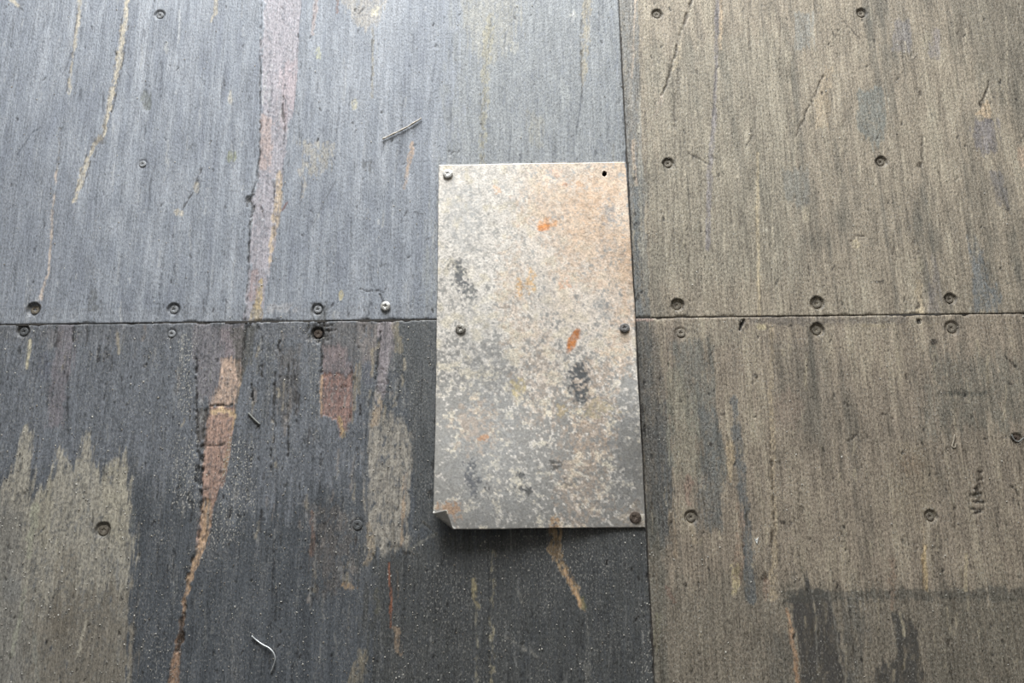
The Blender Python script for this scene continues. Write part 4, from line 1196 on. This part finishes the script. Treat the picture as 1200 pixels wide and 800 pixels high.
sp = bez([(448.5, 164), (462, 157.5), (478, 149.5), (494, 139.5)], 5)
o = tube('wood_splinter', sp, [0.0016 + 0.0004 * math.sin(1.7 * i) for i in range(len(sp))], M_SPLINTER, 6, 1.0, 0.0012)
tag(o, 'straight pale wood splinter lying on the blue-grey panel above the plate', 'splinter')
wp = bez([(295.5, 744.5, 0.001), (300, 749, 0), (308, 754.5, 0.001), (316, 758.5, .002), (321.5, 764, .003), (323.5, 771, .003), (321.5, 779, .002), (318, 787, 0)], 5)
o = tube('bent_wire', wp, [0.0011] * len(wp), M_WIRE, 8, 1.0, 0.0004)
tag(o, 'thin pale hooked wire scrap on the dark lower left panel', 'wire scrap')
tp = bez([(291.5, 484), (298, 491), (305, 497.5)], 4)
o = tube('dry_stalk', tp, [0.0016] * len(tp), M_TWIG, 7, .9)
tag(o, 'short grey dry stalk right of the pink peeled gash', 'stalk')
M_FIBRE = simple_mat('pale_wood_fibre', (152, 143, 128), 0.8, 0, 400, 0.2)
fp = bez([(1118.5, 509), (1117.5, 516), (1115.5, 523), (1119, 524), (1120, 519)], 5)
o = tube('curled_fibre', fp, [0.0010] * len(fp), M_FIBRE, 6, .8)
tag(o, 'small pale curled wood fibre on the brown lower right panel', 'fibre')
hp = bez([(1185, 509), (1188, 515), (1193, 517.5), (1199, 513)], 4)
o = tube('wood_shaving', hp, [0.0012] * len(hp), M_TWIG, 6, .8)
tag(o, 'small curved wood shaving near the right edge of the floor', 'shaving')


def chip(name, outline, thick, mat, label, cat):
    pw = [P(*p) for p in outline]
    cx = sum(p[0] for p in pw) / len(pw); cy = sum(p[1] for p in pw) / len(pw)
    z0 = max(0.0, floor_z(cx, cy)) + 0.0001
    n = len(pw)
    vs = [(p[0] - cx, p[1] - cy, 0) for p in pw] + [((p[0] - cx) * .8, (p[1] - cy) * .8, thick * (1 + .3 * math.sin(i * 2.1))) for i, p in enumerate(pw)]
    fs = [tuple(range(n, 2 * n))] + [(i, (i + 1) % n, n + (i + 1) % n, n + i) for i in range(n)] + [tuple(range(n))[::-1]]
    me = bpy.data.meshes.new(name); me.from_pydata(vs, [], fs); me.validate()
    bm = bmesh.new(); bm.from_mesh(me); bmesh.ops.recalc_face_normals(bm, faces=bm.faces); bm.to_mesh(me); bm.free()
    ob = link(name, me, mat)
    ob.location = (cx, cy, z0)
    return tag(ob, label, cat)


chip('paint_chip', [(883, 629), (886, 632), (889, 629), (888, 634), (887, 638), (885, 634)], 0.0012, M_CHIP, 'tiny white forked paint chip beside the blue-grey streak', 'paint chip')

# ------------------------------------------------------------------ grit scattered on the floor (uncountable)
def grit(name, n, mat, label, smin, smax, weight):
    vs, fs = [], []
    tries = 0
    while len(fs) < n * 8 and tries < n * 40:
        tries += 1
        u, v = random.uniform(-10, 1210), random.uniform(-10, 810)
        if 506 < u < 758 and 186 < v < 624: continue
        if random.random() > weight(u, v): continue
        x, y = P(u, v)
        r = smin + (smax - smin) * random.random() ** 3
        zz = floor_z(x, y) + r * 0.3
        b = len(vs)
        a0 = random.uniform(0, 3)
        el = random.uniform(0.6, 1.6)
        for k in range(4):
            a = a0 + k * math.pi / 2
            rr = r * random.uniform(0.7, 1.2)
            vs.append((x + rr * math.cos(a), y + rr * el * math.sin(a), zz))
        vs.append((x, y, zz + r * 0.6)); vs.append((x, y, zz - r * 0.6))
        for k in range(4):
            fs.append((b + k, b + (k + 1) % 4, b + 4)); fs.append((b + (k + 1) % 4, b + k, b + 5))
    me = bpy.data.meshes.new(name); me.from_pydata(vs, [], fs)
    o = link(name, me, mat)
    return tag(o, label, 'grit', kind='stuff')


def w_pale(u, v):
    left = u < 725 + 0.0525 * v
    low = v > 376
    if left and low: return 0.9 if v > 500 else 0.6
    if left: return 0.16
    return 0.22 if low else 0.12


grit('grit', 4200, M_GRIT, 'fine pale grit and sawdust specks scattered over the floor', 0.00045, 0.0016, w_pale)
